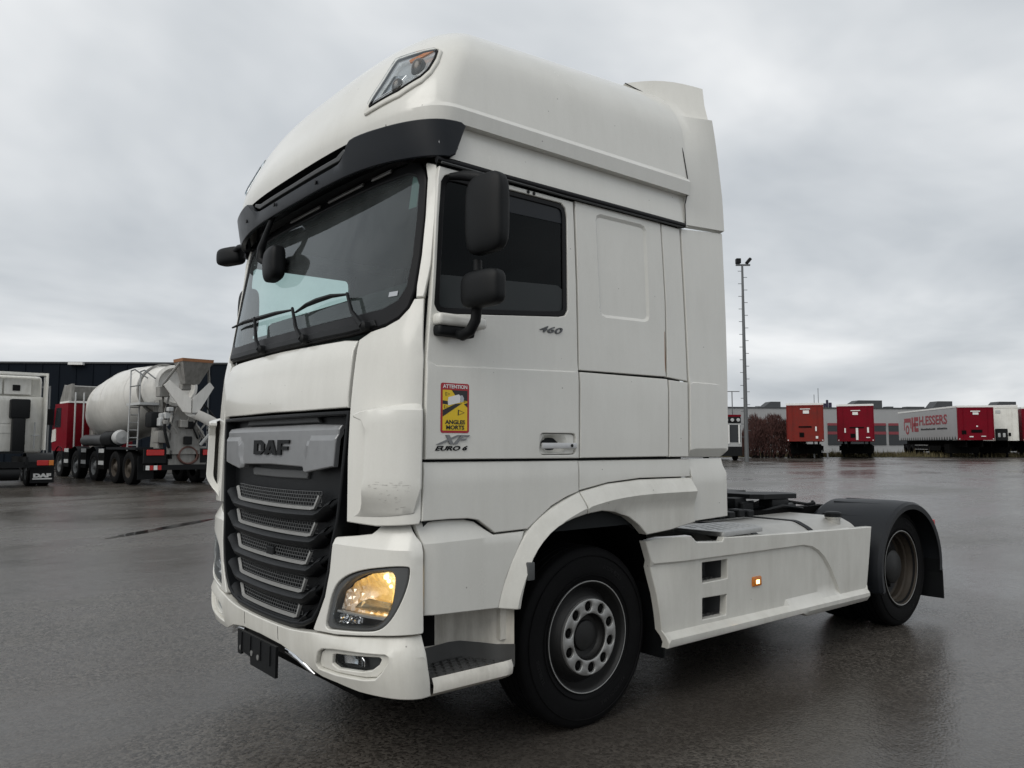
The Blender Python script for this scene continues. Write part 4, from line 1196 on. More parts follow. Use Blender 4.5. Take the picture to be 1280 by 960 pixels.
visor = panel('sun_visor', chaikin(sym(vis_half), 1), VISS, VISOR, truck, thick=0.03, bevel=0.005, step=0.035, h=vis_h)
# upper blade of the visor inside the slot
blade_half = [(t * LR, z) for t, z in [(0, 3.066), (.40, 3.068), (.455, 3.10), (.44, 3.112), (.38, 3.092), (0, 3.088)]]
panel('visor_blade', sym(blade_half), VISS, GREY, visor, thick=0.05, bevel=0.004, step=0.05, h=lambda a, z: 0.018)
for t, z in ((-.57, 3.035), (-.19, 3.018), (.225, 3.008)):
    P = Vector(ROOFS(t * LR, z)) + Vector((-0.042, 0, 0))
    G().lathe([(0.012, 0.0), (0.012, -0.006), (0, -0.007)], tuple(P), 'x', 10).obj('visor_bolt', SEAL, visor, 40)
P = Vector(ROOFS(.925 * LR, 3.00))
G().lathe([(0.012, 0.0), (0.012, -0.006), (0, -0.008)], (P.x - 0.02, P.y - 0.026, P.z), 'y', 10).obj('visor_bolt', SILVER, visor, 40)
g = G()
Q = [Vector(ROOFS(t * LR, z)) for t, z in ((.712, 2.957), (.716, 3.0), (.712, 3.05), (.705, 3.124))]
g.tube([q + Vector((-0.034, -0.022, 0)) for q in Q], 0.0022, 4)
g.obj('visor_seam', SEAL, visor, 0)
for a0, a1 in ((-.265, .045), (.13, .43), (.50, .64)):
    poly = [(a0 * LC, 2.948), (a1 * LC, 2.948), (a1 * LC, 2.966), (a0 * LC, 2.966)]
    panel('visor_slot_light', poly, CABS, ALU, visor, thick=0.01, bevel=0.003, step=0.06, h=lambda a, z: 0.012)  # pale strips standing in for daylight that shows through the visor's slots

# roof lamps
LAMPWHITE = mat_plain('lamp_reflector', (0.62, 0.64, 0.66), 0.22, metal=0.55, var=0.25, scale=24)
BOWL = mat_plain('lamp_bowl', (0.10, 0.095, 0.09), 0.25, metal=0.4, var=0.3, scale=30)
for s in (1, -1):
    def rs(a, z, s=s): return ROOFS(a * s, z)
    dn = 0.0 if s == 1 else -0.013
    sh = 0.0 if s == 1 else 0.075
    ro = [((t + sh) * LR, z) for t, z in D['rlamp_out']]
    ri = [((t + sh) * LR, z) for t, z in D['rlamp_in']]
    ro = rounded(ro, 0.02); ri_r = rounded(ri, 0.015)
    lamp = panel('roof_lamp', ro, rs, WHITE2, truck, thick=0.03, bevel=0.008, holes=[ri_r], step=0.03, h=lambda a, z: 0.012 + dn)
    panel('lamp_gasket', ri_r, rs, SEAL, lamp, thick=0.02, bevel=0.003, holes=[offset(ccw(ri_r), 0.010)], step=0.03, h=lambda a, z: 0.014 + dn)
    panel('lamp_back', ri_r, rs, LAMPWHITE, lamp, thick=0.01, bevel=0.003, step=0.03, h=lambda a, z: 0.004)
    for (t, z, r_) in ((.728, 3.345, .042), (.800, 3.430, .052)):
        P = Vector(rs((t + sh) * LR, z)) + Vector((0.004 if s == 1 else 0.04, 0.006 if s == 1 else -0.03, -0.002))
        bm = bmesh.new(); bmesh.ops.create_uvsphere(bm, u_segments=18, v_segments=10, radius=r_)
        bmesh.ops.scale(bm, vec=(0.8, 0.8, 1.15), verts=bm.verts); bmesh.ops.translate(bm, vec=P, verts=bm.verts)
        G().bm(bm).obj('reflector_bowl', BOWL, lamp, 60)
    amb = [((t + sh) * LR, z) for t, z in ((.735, 3.505), (.80, 3.528), (.84, 3.525), (.80, 3.50), (.745, 3.485))]
    panel('amber_reflector', amb, rs, AMBERDIM, lamp, thick=0.008, bevel=0.003, step=0.02, h=lambda a, z: 0.012 + dn * 0.5)
    chr_ = [((t + sh) * LR, z) for t, z in ((.615, 3.300), (.68, 3.43), (.755, 3.40), (.72, 3.33))]
    panel('chrome_reflector', chr_, rs, CHROME, lamp, thick=0.008, bevel=0.003, step=0.02, h=lambda a, z: 0.009)
    panel('lamp_lens', offset(ccw(ri_r), 0.006), rs, LENS, lamp, thick=0.004, bevel=0.002, step=0.03, h=lambda a, z: 0.026 + dn)

# rear side wings of the roof
for s in (-1, 1):
    A = [(.772, 1.240, 2.945), (.785, 1.228, 3.08), (.797, 1.254, 3.19), (.785, 1.222, 3.42), (.780, 1.185, 3.58), (.790, 1.115, 3.715), (.788, 1.098, 3.735), (.765, 1.02, 3.845), (.60, 0.90, 3.945)]
    B = [(1.178, 1.245, 2.975), (1.172, 1.245, 3.08), (1.163, 1.245, 3.20), (1.125, 1.245, 3.44), (1.098, 1.245, 3.58), (1.068, 1.245, 3.705), (1.070, 1.212, 3.716), (1.070, 1.185, 3.83), (1.080, 1.165, 3.955)]
    n = 8
    v = []; f = []
    for thick in (0.0, 0.035):
        for a, b in zip(A, B):
            for k in range(n + 1):
                q = k / n
                p = Vector(a).lerp(Vector(b), q)
                hump = 0.035 * math.sin(q * PI) if a is A[-1] else 0.0
                v.append((p.x, s * (p.y - thick), p.z + hump - thick * 0.3))
    m = len(A) * (n + 1)
    for j in range(len(A) - 1):
        for k in range(n):
            i0 = j * (n + 1) + k
            f.append((i0, i0 + 1, i0 + n + 2, i0 + n + 1))
            f.append((m + i0, m + i0 + n + 1, m + i0 + n + 2, m + i0 + 1))
    rim = [j * (n + 1) + n for j in range(len(A))]
    for j in range(len(A) - 1): f.append((rim[j], m + rim[j], m + rim[j + 1], rim[j + 1]))
    t0 = (len(A) - 1) * (n + 1)
    for k in range(n): f.append((k, m + k, m + k + 1, k + 1)); f.append((t0 + k, t0 + k + 1, m + t0 + k + 1, m + t0 + k))
    for j in range(len(A) - 1): f.append((j * (n + 1), (j + 1) * (n + 1), m + (j + 1) * (n + 1), m + j * (n + 1)))
    if s == -1: f = [q[::-1] for q in f]
    rw_ = mesh_obj('roof_wing', v, f, WHITE, truck, 26)
    G().tube([(a[0] - 0.003, s * (a[1] + 0.001), a[2]) for a in A], 0.0035, 5).obj('wing_seam', SEAL, rw_, 60)

# ---- mirrors
def shell(name, y0, y1, z0, z1, x0, x1, mat, parent, r, yaw=0.0):
    """rounded housing, its front skin bowed towards the front"""
    bm = bmesh.new()
    bmesh.ops.create_cube(bm, size=1.0)
    bmesh.ops.subdivide_edges(bm, edges=bm.edges[:], cuts=9, use_grid_fill=True)
    for q in bm.verts:
        x, y, z = [2 * c for c in q.co]
        e = 4.5
        L = max((abs(x) ** e + abs(y) ** e + abs(z) ** e) ** (1 / e), 1e-6); mm = max(abs(x), abs(y), abs(z), 1e-6)
        x, y, z = x * mm / L, y * mm / L, z * mm / L
        bow = 1 - 0.45 * (abs(y) ** 2.2 * .6 + abs(z) ** 2.6 * .5)
        xx = x * (bow if x < 0 else 1.0)
        q.co = Vector((xx * (x1 - x0) / 2, y * (y1 - y0) / 2, z * (z1 - z0) / 2))
    M = Matrix.Translation(((x0 + x1) / 2, (y0 + y1) / 2, (z0 + z1) / 2)) @ Matrix.Rotation(yaw, 4, 'Z')
    bmesh.ops.transform(bm, matrix=M, verts=bm.verts)
    return G().bm(bm).obj(name, mat, parent, 85)
def mirror_set(s):
    yy = lambda a: s * a
    mt = empty('wing_mirror'); del_props = None
    mt.parent = truck
    hous = shell('mirror_housing', yy(1.362), yy(1.605), 2.425, 2.795, -1.065, -0.965, BLACK, mt, 0.05, 0.10 * -s)
    low = shell('mirror_housing', yy(1.345), yy(1.592), 2.180, 2.348, -1.075, -0.975, BLACK, mt, 0.05, 0.10 * -s)
    G().rbox(-0.967, -0.960, *sorted((yy(1.395), yy(1.570))), 2.48, 2.735, 0.003, 1).obj('mirror_glass', CHROME, hous, 30)
    G().rbox(-0.977, -0.970, *sorted((yy(1.375), yy(1.560))), 2.215, 2.312, 0.003, 1).obj('mirror_glass', CHROME, low, 30)
    g = G(); g.tube([(-1.00, yy(1.40), 2.20), (-1.00, yy(1.385), 2.13), (-1.01, yy(1.36), 2.085), (-1.025, yy(1.32), 2.065), (-1.03, yy(1.27), 2.085)], [0.026, 0.026, 0.026, 0.026, 0.024], 10)
    g.obj('mirror_arm', BLACK, mt, 60)
    G().tube([(-1.00, yy(1.40), 2.36), (-1.00, yy(1.40), 2.41)], 0.022, 8).obj('mirror_stub', BLACK, mt, 60)
    g = G(); g.tube([(-1.04, yy(1.24), 2.845), (-1.03, yy(1.32), 2.83), (-1.0, yy(1.42), 2.80), (-1.0, yy(1.44), 2.76)], [0.018, 0.024, 0.026, 0.024], 8)
    g.obj('mirror_bracket', BLACK, mt, 60)
    g = G(); g.rbox(-1.145, -0.862, *sorted((yy(1.235), yy(1.305))), 2.110, 2.168, 0.022, 3)
    pod = g.obj('mirror_base', WHITE, mt, 60)
    g = G(); g.rbox(-1.140, -0.93, *sorted((yy(1.232), yy(1.297))), 2.062, 2.112, 0.018, 3)
    g.obj('base_underside', BLACK, pod, 60)
    return mt
mirror_set(-1)
# passenger side: the upper mirror shows past the cab, and the kerb mirror hangs from the visor
mt = empty('wing_mirror'); mt.parent = truck
shell('mirror_housing', 1.33, 1.575, 2.885, 3.015, -1.20, -1.08, BLACK, mt, 0.05, 0.35)
G().tube([(-1.12, 1.20, 2.98), (-1.13, 1.30, 2.99), (-1.14, 1.38, 2.97)], 0.022, 8).obj('mirror_arm', BLACK, mt, 60)
shell('mirror_housing', 1.34, 1.56, 2.36, 2.72, -1.05, -0.95, BLACK, mt, 0.05, 0.1)
G().tube([(-1.0, 1.27, 2.10), (-1.0, 1.38, 2.12), (-1.0, 1.40, 2.36)], 0.024, 8).obj('mirror_arm', BLACK, mt, 60)
km = empty('kerb_mirror'); km.parent = truck
shell('mirror_housing', 0.22, 0.47, 2.565, 2.775, -1.32, -1.21, BLACK, km, 0.05, -0.15)
g = G(); g.tube([(-1.25, 0.40, 2.99), (-1.27, 0.44, 2.90), (-1.28, 0.50, 2.80), (-1.28, 0.52, 2.73), (-1.27, 0.47, 2.70), (-1.26, 0.40, 2.68)], [0.016, 0.016, 0.026, 0.028, 0.018, 0.016], 8)
g.obj('mirror_arm', BLACK, km, 60)
tag(km); 

# ---- cab body behind the skins, floor and interior
v = []; f = []
zs = [0.62, 0.9, 1.2, 1.5, 1.8, 2.06]
ts = [-1.0 + 0.05 * k for k in range(41)]
for z in zs:
    for t in ts:
        P = Vector(CABS(t * LC, z)); c = Vector((0.2, 0, z)); d = (c - P); d.z = 0
        v.append(P + d.normalized() * 0.15)
for j in range(len(zs) - 1):
    for i in range(len(ts) - 1):
        f.append((j * 41 + i, j * 41 + i + 1, (j + 1) * 41 + i + 1, (j + 1) * 41 + i))
mesh_obj('bulkhead', v, f, DARK, truck, 0)
g = G()
for s in (-1, 1):
    y0, y1 = sorted((s * 1.195, s * 1.205))
    g.box(-1.16, 0.72, y0, y1, 1.10, 2.165)
    g.box(-1.10, 0.72, y0, y1, 2.872, 2.93)
    g.box(-0.25, 0.72, y0, y1, 2.165, 2.872)
    g.box(-1.10, -1.07, y0, y1, 2.165, 2.872)
g.box(0.70, 0.735, -1.20, 1.20, 1.10, 3.0)
g.box(-1.05, 0.70, -1.2, 1.2, 1.10, 1.16)
g.obj('cab_frame', CABIN, truck, 0)
G().box(-0.95, 0.70, -1.19, 1.19, 2.985, 3.0).obj('headliner', CABIN, truck, 0)
dash = G(); dash.rbox(-1.13, -0.70, -1.12, 1.12, 1.72, 2.30, 0.06, 3); dash.rbox(-1.02, -0.70, -1.0, 1.05, 2.25, 2.41, 0.05, 3)
dash.obj('dashboard', DASH, truck, 50)
sw = G()
ring = []
for k in range(33):
    a = 2 * PI * k / 32
    ring.append((-0.70 + 0.10 * math.sin(a), -0.60 + 0.235 * math.cos(a), 2.16 + 0.21 * math.sin(a)))
sw.tube(ring, 0.016, 8, False); sw.tube([(-0.70, -0.82, 2.16), (-0.72, -0.60, 2.13), (-0.70, -0.38, 2.16)], 0.02, 6); sw.tube([(-0.72, -0.6, 2.13), (-0.90, -0.6, 1.98)], 0.035, 8)
sw.obj('steering_wheel', BLACK, truck, 60)
for y in (-0.60, 0.62):
    st = G(); st.rbox(-0.58, -0.05, y - 0.26, y + 0.26, 1.62, 1.78, 0.06, 3); st.rbox(-0.16, 0.02, y - 0.25, y + 0.25, 1.72, 2.38, 0.07, 3)
    seat = st.obj('seat', CABIN, truck, 50)
    G().rbox(-0.13, -0.02, y - 0.16, y + 0.16, 2.40, 2.64, 0.05, 3).obj('headrest', CURTAIN, seat, 50)
G().rbox(0.12, 0.66, -1.15, 1.15, 1.55, 1.80, 0.05, 2).obj('bunk', CABIN, truck, 50)
g = G()
for k in range(22):
    x0 = 0.06 + 0.01 * math.sin(k * 2.2)
    g.add([(x0, -1.15 + k * 0.105, 1.9), (x0 + 0.03 * ((k % 2) * 2 - 1), -1.15 + (k + 1) * 0.105, 1.9), (x0 + 0.03 * ((k % 2) * 2 - 1), -1.15 + (k + 1) * 0.105, 2.95), (x0, -1.15 + k * 0.105, 2.95)], [(0, 1, 2, 3)])
g.obj('sleeper_curtain', CABIN, truck, 0)
# paper strip stuck inside the glass on the driver's side, registration sticker
STRIP = mat_plain('tinted_strip', (0.16, 0.24, 0.23), 0.5)
panel('sun_strip', T([(.775, 2.72), (.822, 2.72), (.812, 2.868), (.79, 2.89), (.765, 2.898)]), CABS, STRIP, truck, thick=0.002, bevel=0.001, step=0.05, h=lambda a, z: -0.024)
panel('glass_sticker', T([(.765, 2.268), (.812, 2.268), (.812, 2.292), (.765, 2.292)]), CABS, ST_GRY, truck, thick=0.001, bevel=0.0005, step=0.05, h=lambda a, z: -0.011)

# ---- entry step
for s in (-1, 1):
    yo, yi = s * 1.232, s * 0.93
    g = G()
    # outer sill: wraps under the tread
    prof = [(1.235, .505), (1.250, .475), (1.246, .440), (1.215, .418), (1.10, .412)]
    v = []; f = []
    xs_ = [-1.125, -1.05, -0.85, -0.70, -0.655, -0.632, -0.622]
    ins = [0, 0, 0, 0, 0.006, 0.03, 0.075]
    for x, q in zip(xs_, ins):
        for (y, z) in prof: v.append((x, s * (y - q), z + (0.02 * q / 0.075 if z < .45 else 0)))
    for i in range(len(xs_) - 1):
        for k in range(4): f.append((i * 5 + k, i * 5 + k + 1, i * 5 + 6 + k, i * 5 + 5 + k))
    if s == 1: f = [q[::-1] for q in f]
    sill = mesh_obj('entry_step', v, f, GRIME, truck, 45)
    g = G(); y0, y1 = sorted((s * 1.228, s * 0.98)); g.rbox(-1.10, -0.628, y0, y1, .462, .492, .008, 2)
    tread = g.obj('step_tread', STEP, sill, 40)
    for i in range(9):
        for j in range(5):
            x = -1.055 + i * 0.048 + (0.024 if j % 2 else 0)
            y = s * (1.20 - j * 0.045)
            G().box(x - 0.015, x + 0.015, y - 0.010, y + 0.010, .491, .499).obj('tread_stud', STEP, tread, 0) if (i + j) % 1 == 0 else None
    # grey riser and dirty back wall, curving out towards the wheel
    path = [(-1.15, 1.06), (-1.0, 1.01), (-0.86, 0.985), (-0.80, 1.00), (-0.735, 1.10), (-0.70, 1.17), (-0.632, 1.225)]
    def wall(name, zb, zt, off, mat):
        v = []; f = []
        for (x, y) in path: v += [(x, s * (y + off), zb), (x, s * (y + off), zt)]
        f = [(2 * i, 2 * i + 2, 2 * i + 3, 2 * i + 1) for i in range(len(path) - 1)]
        if s == 1: f = [q[::-1] for q in f]
        n0 = len(v)
        v += [(x, y - s * 0.012, z) for (x, y, z) in v]
        f += [tuple(n0 + i for i in q[::-1]) for q in f]
        f += [(2 * i + 1, 2 * i + 3, n0 + 2 * i + 3, n0 + 2 * i + 1) for i in range(len(path) - 1)]
        k = len(path) - 1
        f += [(2 * k, 2 * k + 1, n0 + 2 * k + 1, n0 + 2 * k)]
        return mesh_obj(name, v, f, mat, sill, 60)
    wall('step_riser', .48, .575, 0.006, STEP)
    wall('step_back', .572, .752, 0.0, GRIME)
    g = G(); g.prism(ccw([(-1.14, .76), (-1.06, .77), (-1.09, .66), (-1.115, .655)]), lambda x, z: (x, s * 1.02, z), lambda x, z: (x, s * 1.10, z))
    g.obj('step_hook', BLACK, sill, 30)
G().box(-1.20, -0.62, -0.98, 0.98, 0.36, 1.15).obj('front_underbody', DARK, truck, 0)

# ---- wheels
TYREMARK = mat_plain('moulded_rubber', (0.010, 0.010, 0.0105), 0.6, spec=0.25)
def wheel(x, y, s, width, rear, steer=0.0):
    """s: side the outer face looks to"""
    w = empty('wheel'); w.parent = truck
    w.location = (x, y, 0.492)
    R0 = 0.493
    h = width / 2
    prof = [(0.290, -h * 0.80), (0.308, -h * 0.93), (0.36, -h * 1.0), (0.42, -h * 1.0), (0.452, -h * 0.95), (0.463, -h * 0.93), (0.471, -h * 0.90), (0.485, -h * 0.84), (R0 - 0.004, -h * 0.78)]
    grooves = [-0.62, -0.30, 0.02, 0.34, 0.66]
    tr = []
    for gx in (-0.50, -0.17, 0.17, 0.50):
        tr += [(R0, (gx - 0.05) * h), (R0 - 0.013, (gx - 0.035) * h), (R0 - 0.013, (gx + 0.035) * h), (R0, (gx + 0.05) * h)]
    full = prof + tr + [(r, -q) for r, q in prof[::-1]]
    g = G(); g.lathe([(r, s * -q) for r, q in full], (0, 0, 0), 'y', 72)
    # raised sidewall rings and lettering blocks on the outer wall
    for rr in (0.335, 0.442):
        g.lathe([(rr - 0.003, s * h * 0.985), (rr - 0.001, s * (h + 0.003)), (rr + 0.001, s * (h + 0.003)), (rr + 0.003, s * h * 0.985)], (0, 0, 0), 'y', 64)
    ty = g.obj('tyre', RUBBER, w, 35)
    if abs(y) > 0.9:                      # moulded size lettering round the wall
        for word, a0 in (('315/70 R22.5', 60), ('TUBELESS', 200), ('REGROOVABLE', 300)):
            v_, f_ = text_geo(word, 0.030, 0.0008, 0, 1.1, 0.0)
            wd_ = max(p[0] for p in v_)
            out_ = []
            for p in v_:
                aa = R(a0) - s * -1 * 0 - (p[0] - wd_ / 2) / 0.395
                rr_ = 0.380 + p[1]
                out_.append((rr_ * math.cos(aa) * (1 if s == -1 else -1), s * (h * 1.0 + 0.0012 + p[2]), rr_ * math.sin(aa)))
            mesh_obj('tyre_lettering', out_, f_, TYREMARK, ty, 0)
    yo = s * h
    if not rear:
        rim = G()
        rim.lathe([(0.306, yo * 0.80), (0.306, yo * 0.96), (0.299, yo * 0.99), (0.292, yo * 0.96), (0.285, yo * 0.82), (0.272, yo * 0.60), (0.260, yo * 0.50), (0.240, yo * 0.62), (0.222, yo * 0.84), (0.212, yo * 0.93), (0.202, yo * 0.95), (0.12, yo * 0.95)], (0, 0, 0), 'y', 60)
        rim.obj('rim', RIMDARK, w, 40)
        # outer bright lip
        G().lathe([(0.2990, yo * 0.992), (0.3015, yo * 1.001), (0.3045, yo * 0.995)], (0, 0, 0), 'y', 64).obj('rim_lip', ALU, w, 60)
        # nut ring with ten holes
        N = 10
        out = [(0.207 * math.cos(2 * PI * k / 80), 0.207 * math.sin(2 * PI * k / 80)) for k in range(80)]
        inn = [(0.127 * math.cos(2 * PI * k / 60), 0.127 * math.sin(2 * PI * k / 60)) for k in range(60)]
        hls = [inn]
        for k in range(N):
            a = 2 * PI * (k + 0.5) / N + 0.06
            cx_, cz_ = 0.1675 * math.cos(a), 0.1675 * math.sin(a)
            hls.append([(cx_ + 0.0285 * math.cos(2 * PI * q / 16), cz_ + 0.0285 * math.sin(2 * PI * q / 16)) for q in range(16)])
        panel('nut_ring', out, lambda x_, z_: (x_, yo * 0.95 + s * 0.018, z_), ALU, w, 35, thick=0.03, bevel=0.004, holes=hls, step=0.03, centre=Vector((0, -s * 5, 0)))
        G().lathe([(0.204, yo * 0.95 + s * 0.002), (0.12, yo * 0.95 + s * 0.002)], (0, 0, 0), 'y', 48).obj('nut_hole_shade', DARK, w, 40)  # black disc added behind the ring so its holes look deep and shaded
        for k in range(N):
            a = 2 * PI * (k + 0.5) / N + 0.06
            cx_, cz_ = 0.1675 * math.cos(a), 0.1675 * math.sin(a)
            G().lathe([(0.017, yo * 0.90), (0.017, yo * 0.95 + s * 0.006), (0.012, yo * 0.95 + s * 0.012), (0, yo * 0.95 + s * 0.012)], (cx_, 0, cz_), 'y', 6).obj('wheel_nut', DARK, w, 20)
        hub = G(); hub.lathe([(0.124, yo * 0.95 + s * 0.012), (0.120, yo * 0.80), (0.110, yo * 0.72), (0.085, yo * 0.70), (0.080, yo * 0.80), (0.06, yo * 0.84), (0.0, yo * 0.85)], (0, 0, 0), 'y', 40)
        hub.obj('hub', RIMDARK, w, 40)
    else:
        rim = G()
        rim.lathe([(0.318, yo * 0.85), (0.320, yo * 0.97), (0.312, yo * 0.99), (0.305, yo * 0.96), (0.296, yo * 0.70), (0.287, yo * 0.60), (0.285, yo * 0.45), (0.270, yo * 0.38), (0.268, yo * 0.10), (0.255, yo * 0.02)], (0, 0, 0), 'y', 60)
        rim.obj('rim', RIMRUST, w, 40)
        G().lathe([(0.3115, yo * 0.992), (0.3145, yo * 1.002), (0.3185, yo * 0.995)], (0, 0, 0), 'y', 64).obj('rim_lip', ALU, w, 60)
        disc = G()
        disc.lathe([(0.255, yo * 0.02), (0.235, -yo * 0.05), (0.20, -yo * 0.08), (0.150, -yo * 0.08), (0.142, yo * 0.50), (0.120, yo * 0.62), (0.0, yo * 0.64)], (0, 0, 0), 'y', 48)
        disc.obj('wheel_disc', RIMDARK, w, 40)
        for k in range(10):
            a = 2 * PI * k / 10
            G().lathe([(0.016, -yo * 0.08), (0.016, yo * 0.18), (0.0, yo * 0.20)], (0.182 * math.cos(a), 0, 0.182 * math.sin(a)), 'y', 6).obj('wheel_nut', RIMDARK, w, 20)
    if steer: w.rotation_euler = (0, 0, steer)
    return w
wheel(0.0, -0.978, -1, 0.280, False)
wheel(0.0, 0.978, 1, 0.280, False)
for s in (-1, 1):
    wheel(3.80, s * 1.015, s, 0.300, True)
    wheel(3.80, s * 0.68, s, 0.300, True)

# arch liners, mud flaps, axles
for s in (-1, 1):
    v = []; f = []
    for k in range(25):
        a = R(-8) + R(166) * k / 24
        for y in (s * 1.17, s * 0.70): v.append((-0.03 + 0.645 * math.cos(a), y, 0.52 + 0.645 * math.sin(a)))
    f = [(2 * i, 2 * i + 1, 2 * i + 3, 2 * i + 2) for i in range(24)]
    mesh_obj('arch_liner', v, f, DARK, truck, 60)
    g = G(); g.box(0.585, 0.60, s * 0.80, s * 1.165, 0.28, 0.95)
    g.obj('mud_flap', BLACK, truck, 0)
    G().box(-0.72, 0.66, s * 0.68, s * 0.70, 0.55, 1.25).obj('arch_wall', DARK, truck, 0)
g = G(); g.lathe([(0.07, -0.9), (0.07, 0.9)], (-0.02, 0, 0.46), 'y', 16, True, True); g.obj('front_axle', DARK, truck, 40)
g = G(); g.lathe([(0.12, -0.9), (0.12, -0.3), (0.22, -0.15), (0.22, 0.15), (0.12, 0.3), (0.12, 0.9)], (3.8, 0, 0.5), 'y', 20, True, True); g.obj('rear_axle', DARK, truck, 40)

# ---- chassis, fifth wheel, tanks, skirts
for s in (-1, 1):
    g = G(); y0, y1 = sorted((s * 0.36, s * 0.44)); g.box(-1.0, 4.55, y0, y1, 0.70, 0.955)
    g.obj('chassis_rail', DARK, truck, 0)
g = G(); g.box(4.45, 4.55, -0.95, 0.95, 0.66, 0.80); g.obj('rear_crossmember', BLACK, truck, 0)
G().box(0.6, 3.2, -0.36, 0.36, 0.55, 0.80).obj('gearbox', DARK, truck, 0)
G().box(-1.15, 0.62, -0.66, 0.66, 0.27, 0.50).obj('engine_light_blocker', DARK, truck, 0)  # added box below the engine, keeps sky light off the ground
G().box(0.66, 3.02, -1.02, 1.02, 0.34, 0.42).obj('chassis_light_blocker', DARK, truck, 0)  # added slab, blocks light to darken the ground under the chassis
fw = G()
plate = [(-0.42, -0.46), (-0.30, -0.52), (0.25, -0.50), (0.46, -0.36), (0.46, -0.16), (0.10, -0.05), (0.10, 0.05), (0.46, 0.16), (0.46, 0.36), (0.25, 0.50), (-0.30, 0.52), (-0.42, 0.46)]
fw.prism(ccw(plate), lambda x, y: (3.02 + x, y, 1.085 - 0.03 * x), lambda x, y: (3.02 + x, y, 1.125 - 0.03 * x))
fifth = fw.obj('fifth_wheel', BLACK, truck, 20)
for s in (-1, 1):
    G().rbox(2.88, 3.15, *sorted((s * 0.36, s * 0.50)), 0.955, 1.085, 0.02, 2).obj('fifth_wheel_bracket', BLACK, fifth, 30)
    G().rbox(2.45, 2.62, *sorted((s * 0.30, s * 0.42)), 1.02, 1.11, 0.02, 2).obj('ramp', BLACK, fifth, 30)
G().tube([(3.20, -0.46, 1.05), (3.28, -0.60, 1.03), (3.34, -0.63, 1.04), (3.36, -0.60, 1.05)], 0.014, 6).obj('release_handle', BLACK, fifth, 50)
g = G()
for k in range(4):
    y = -0.30 + 0.14 * k
    g.tube([(0.78, y, 1.55), (0.95, y - 0.05, 1.30), (1.20 + 0.1 * k, y - 0.15, 1.10), (1.5, y - 0.08, 1.02), (1.95, y - 0.2, 1.01), (2.3, y * 0.6 - 0.2, 1.03)], 0.018, 6)
g.obj('air_lines', BLACK, truck, 60)
for k, (y_, mt_) in enumerate(((-0.10, BLACK), (0.04, mat_plain('red_air_line', (0.12, 0.012, 0.012), 0.5)), (0.16, mat_plain('yellow_air_line', (0.16, 0.12, 0.02), 0.5)))):
    pts = []
    for q in range(90):
        u_ = q / 89; a = u_ * 2 * PI * 11
        pts.append((0.86 + 0.62 * u_ + 0.035 * math.cos(a), y_ - 0.25 * math.sin(u_ * PI) + 0.035 * math.sin(a), 1.42 - 0.36 * math.sin(u_ * PI * 0.5)))
    G().tube(pts, 0.008, 5, False).obj('coiled_air_line', mt_, truck, 60)
for (x_, y_) in ((2.0, -0.47), (2.15, -0.47), (2.3, -0.47), (2.7, -0.455), (2.8, -0.455), (3.3, -0.455), (3.4, -0.455)):
    G().lathe([(0.018, 0), (0.018, -0.014), (0, -0.016)], (x_, y_ + 0.02, 0.90), 'y', 6).obj('chassis_bolt', GREY, truck, 20)
G().box(0.9, 2.45, -0.50, 0.50, 0.955, 0.99).obj('catwalk_deck', DARK, truck, 0)
g = G()
for k in range(5):
    g.rbox(1.75 + 0.13 * k, 1.84 + 0.13 * k, -0.66, -0.56, 0.985, 1.035 + 0.012 * (k % 2), 0.01, 1)
g.obj('valve_block', BLACK, truck, 30)
rb = random.Random(9)
for k in range(16):
    x_ = rb.uniform(1.3, 3.45); y_ = rb.uniform(-0.5, 0.45); w_ = rb.uniform(0.04, 0.12)
    G().rbox(x_ - w_, x_ + w_, y_ - w_ * .8, y_ + w_ * .8, 0.955, 0.985 + rb.uniform(0.02, 0.10), 0.012, 1).obj('chassis_fitting', BLACK if k % 3 else GREY, truck, 30)
for k in range(8):
    y_ = -0.50 + 0.12 * k
    pts = [(1.0 + 0.33 * q, y_ + 0.05 * math.sin(q * 1.7 + k), 1.0 + 0.03 * math.sin(q * 2.3 + k * 1.3)) for q in range(8)]
    G().tube(pts, 0.014, 5).obj('chassis_hose', BLACK, truck, 60)
for s in (-1, 1): G().box(2.35, 3.75, s * 0.44, s * 0.52, 0.90, 1.0).obj('fifth_wheel_rail', DARK, truck, 0)
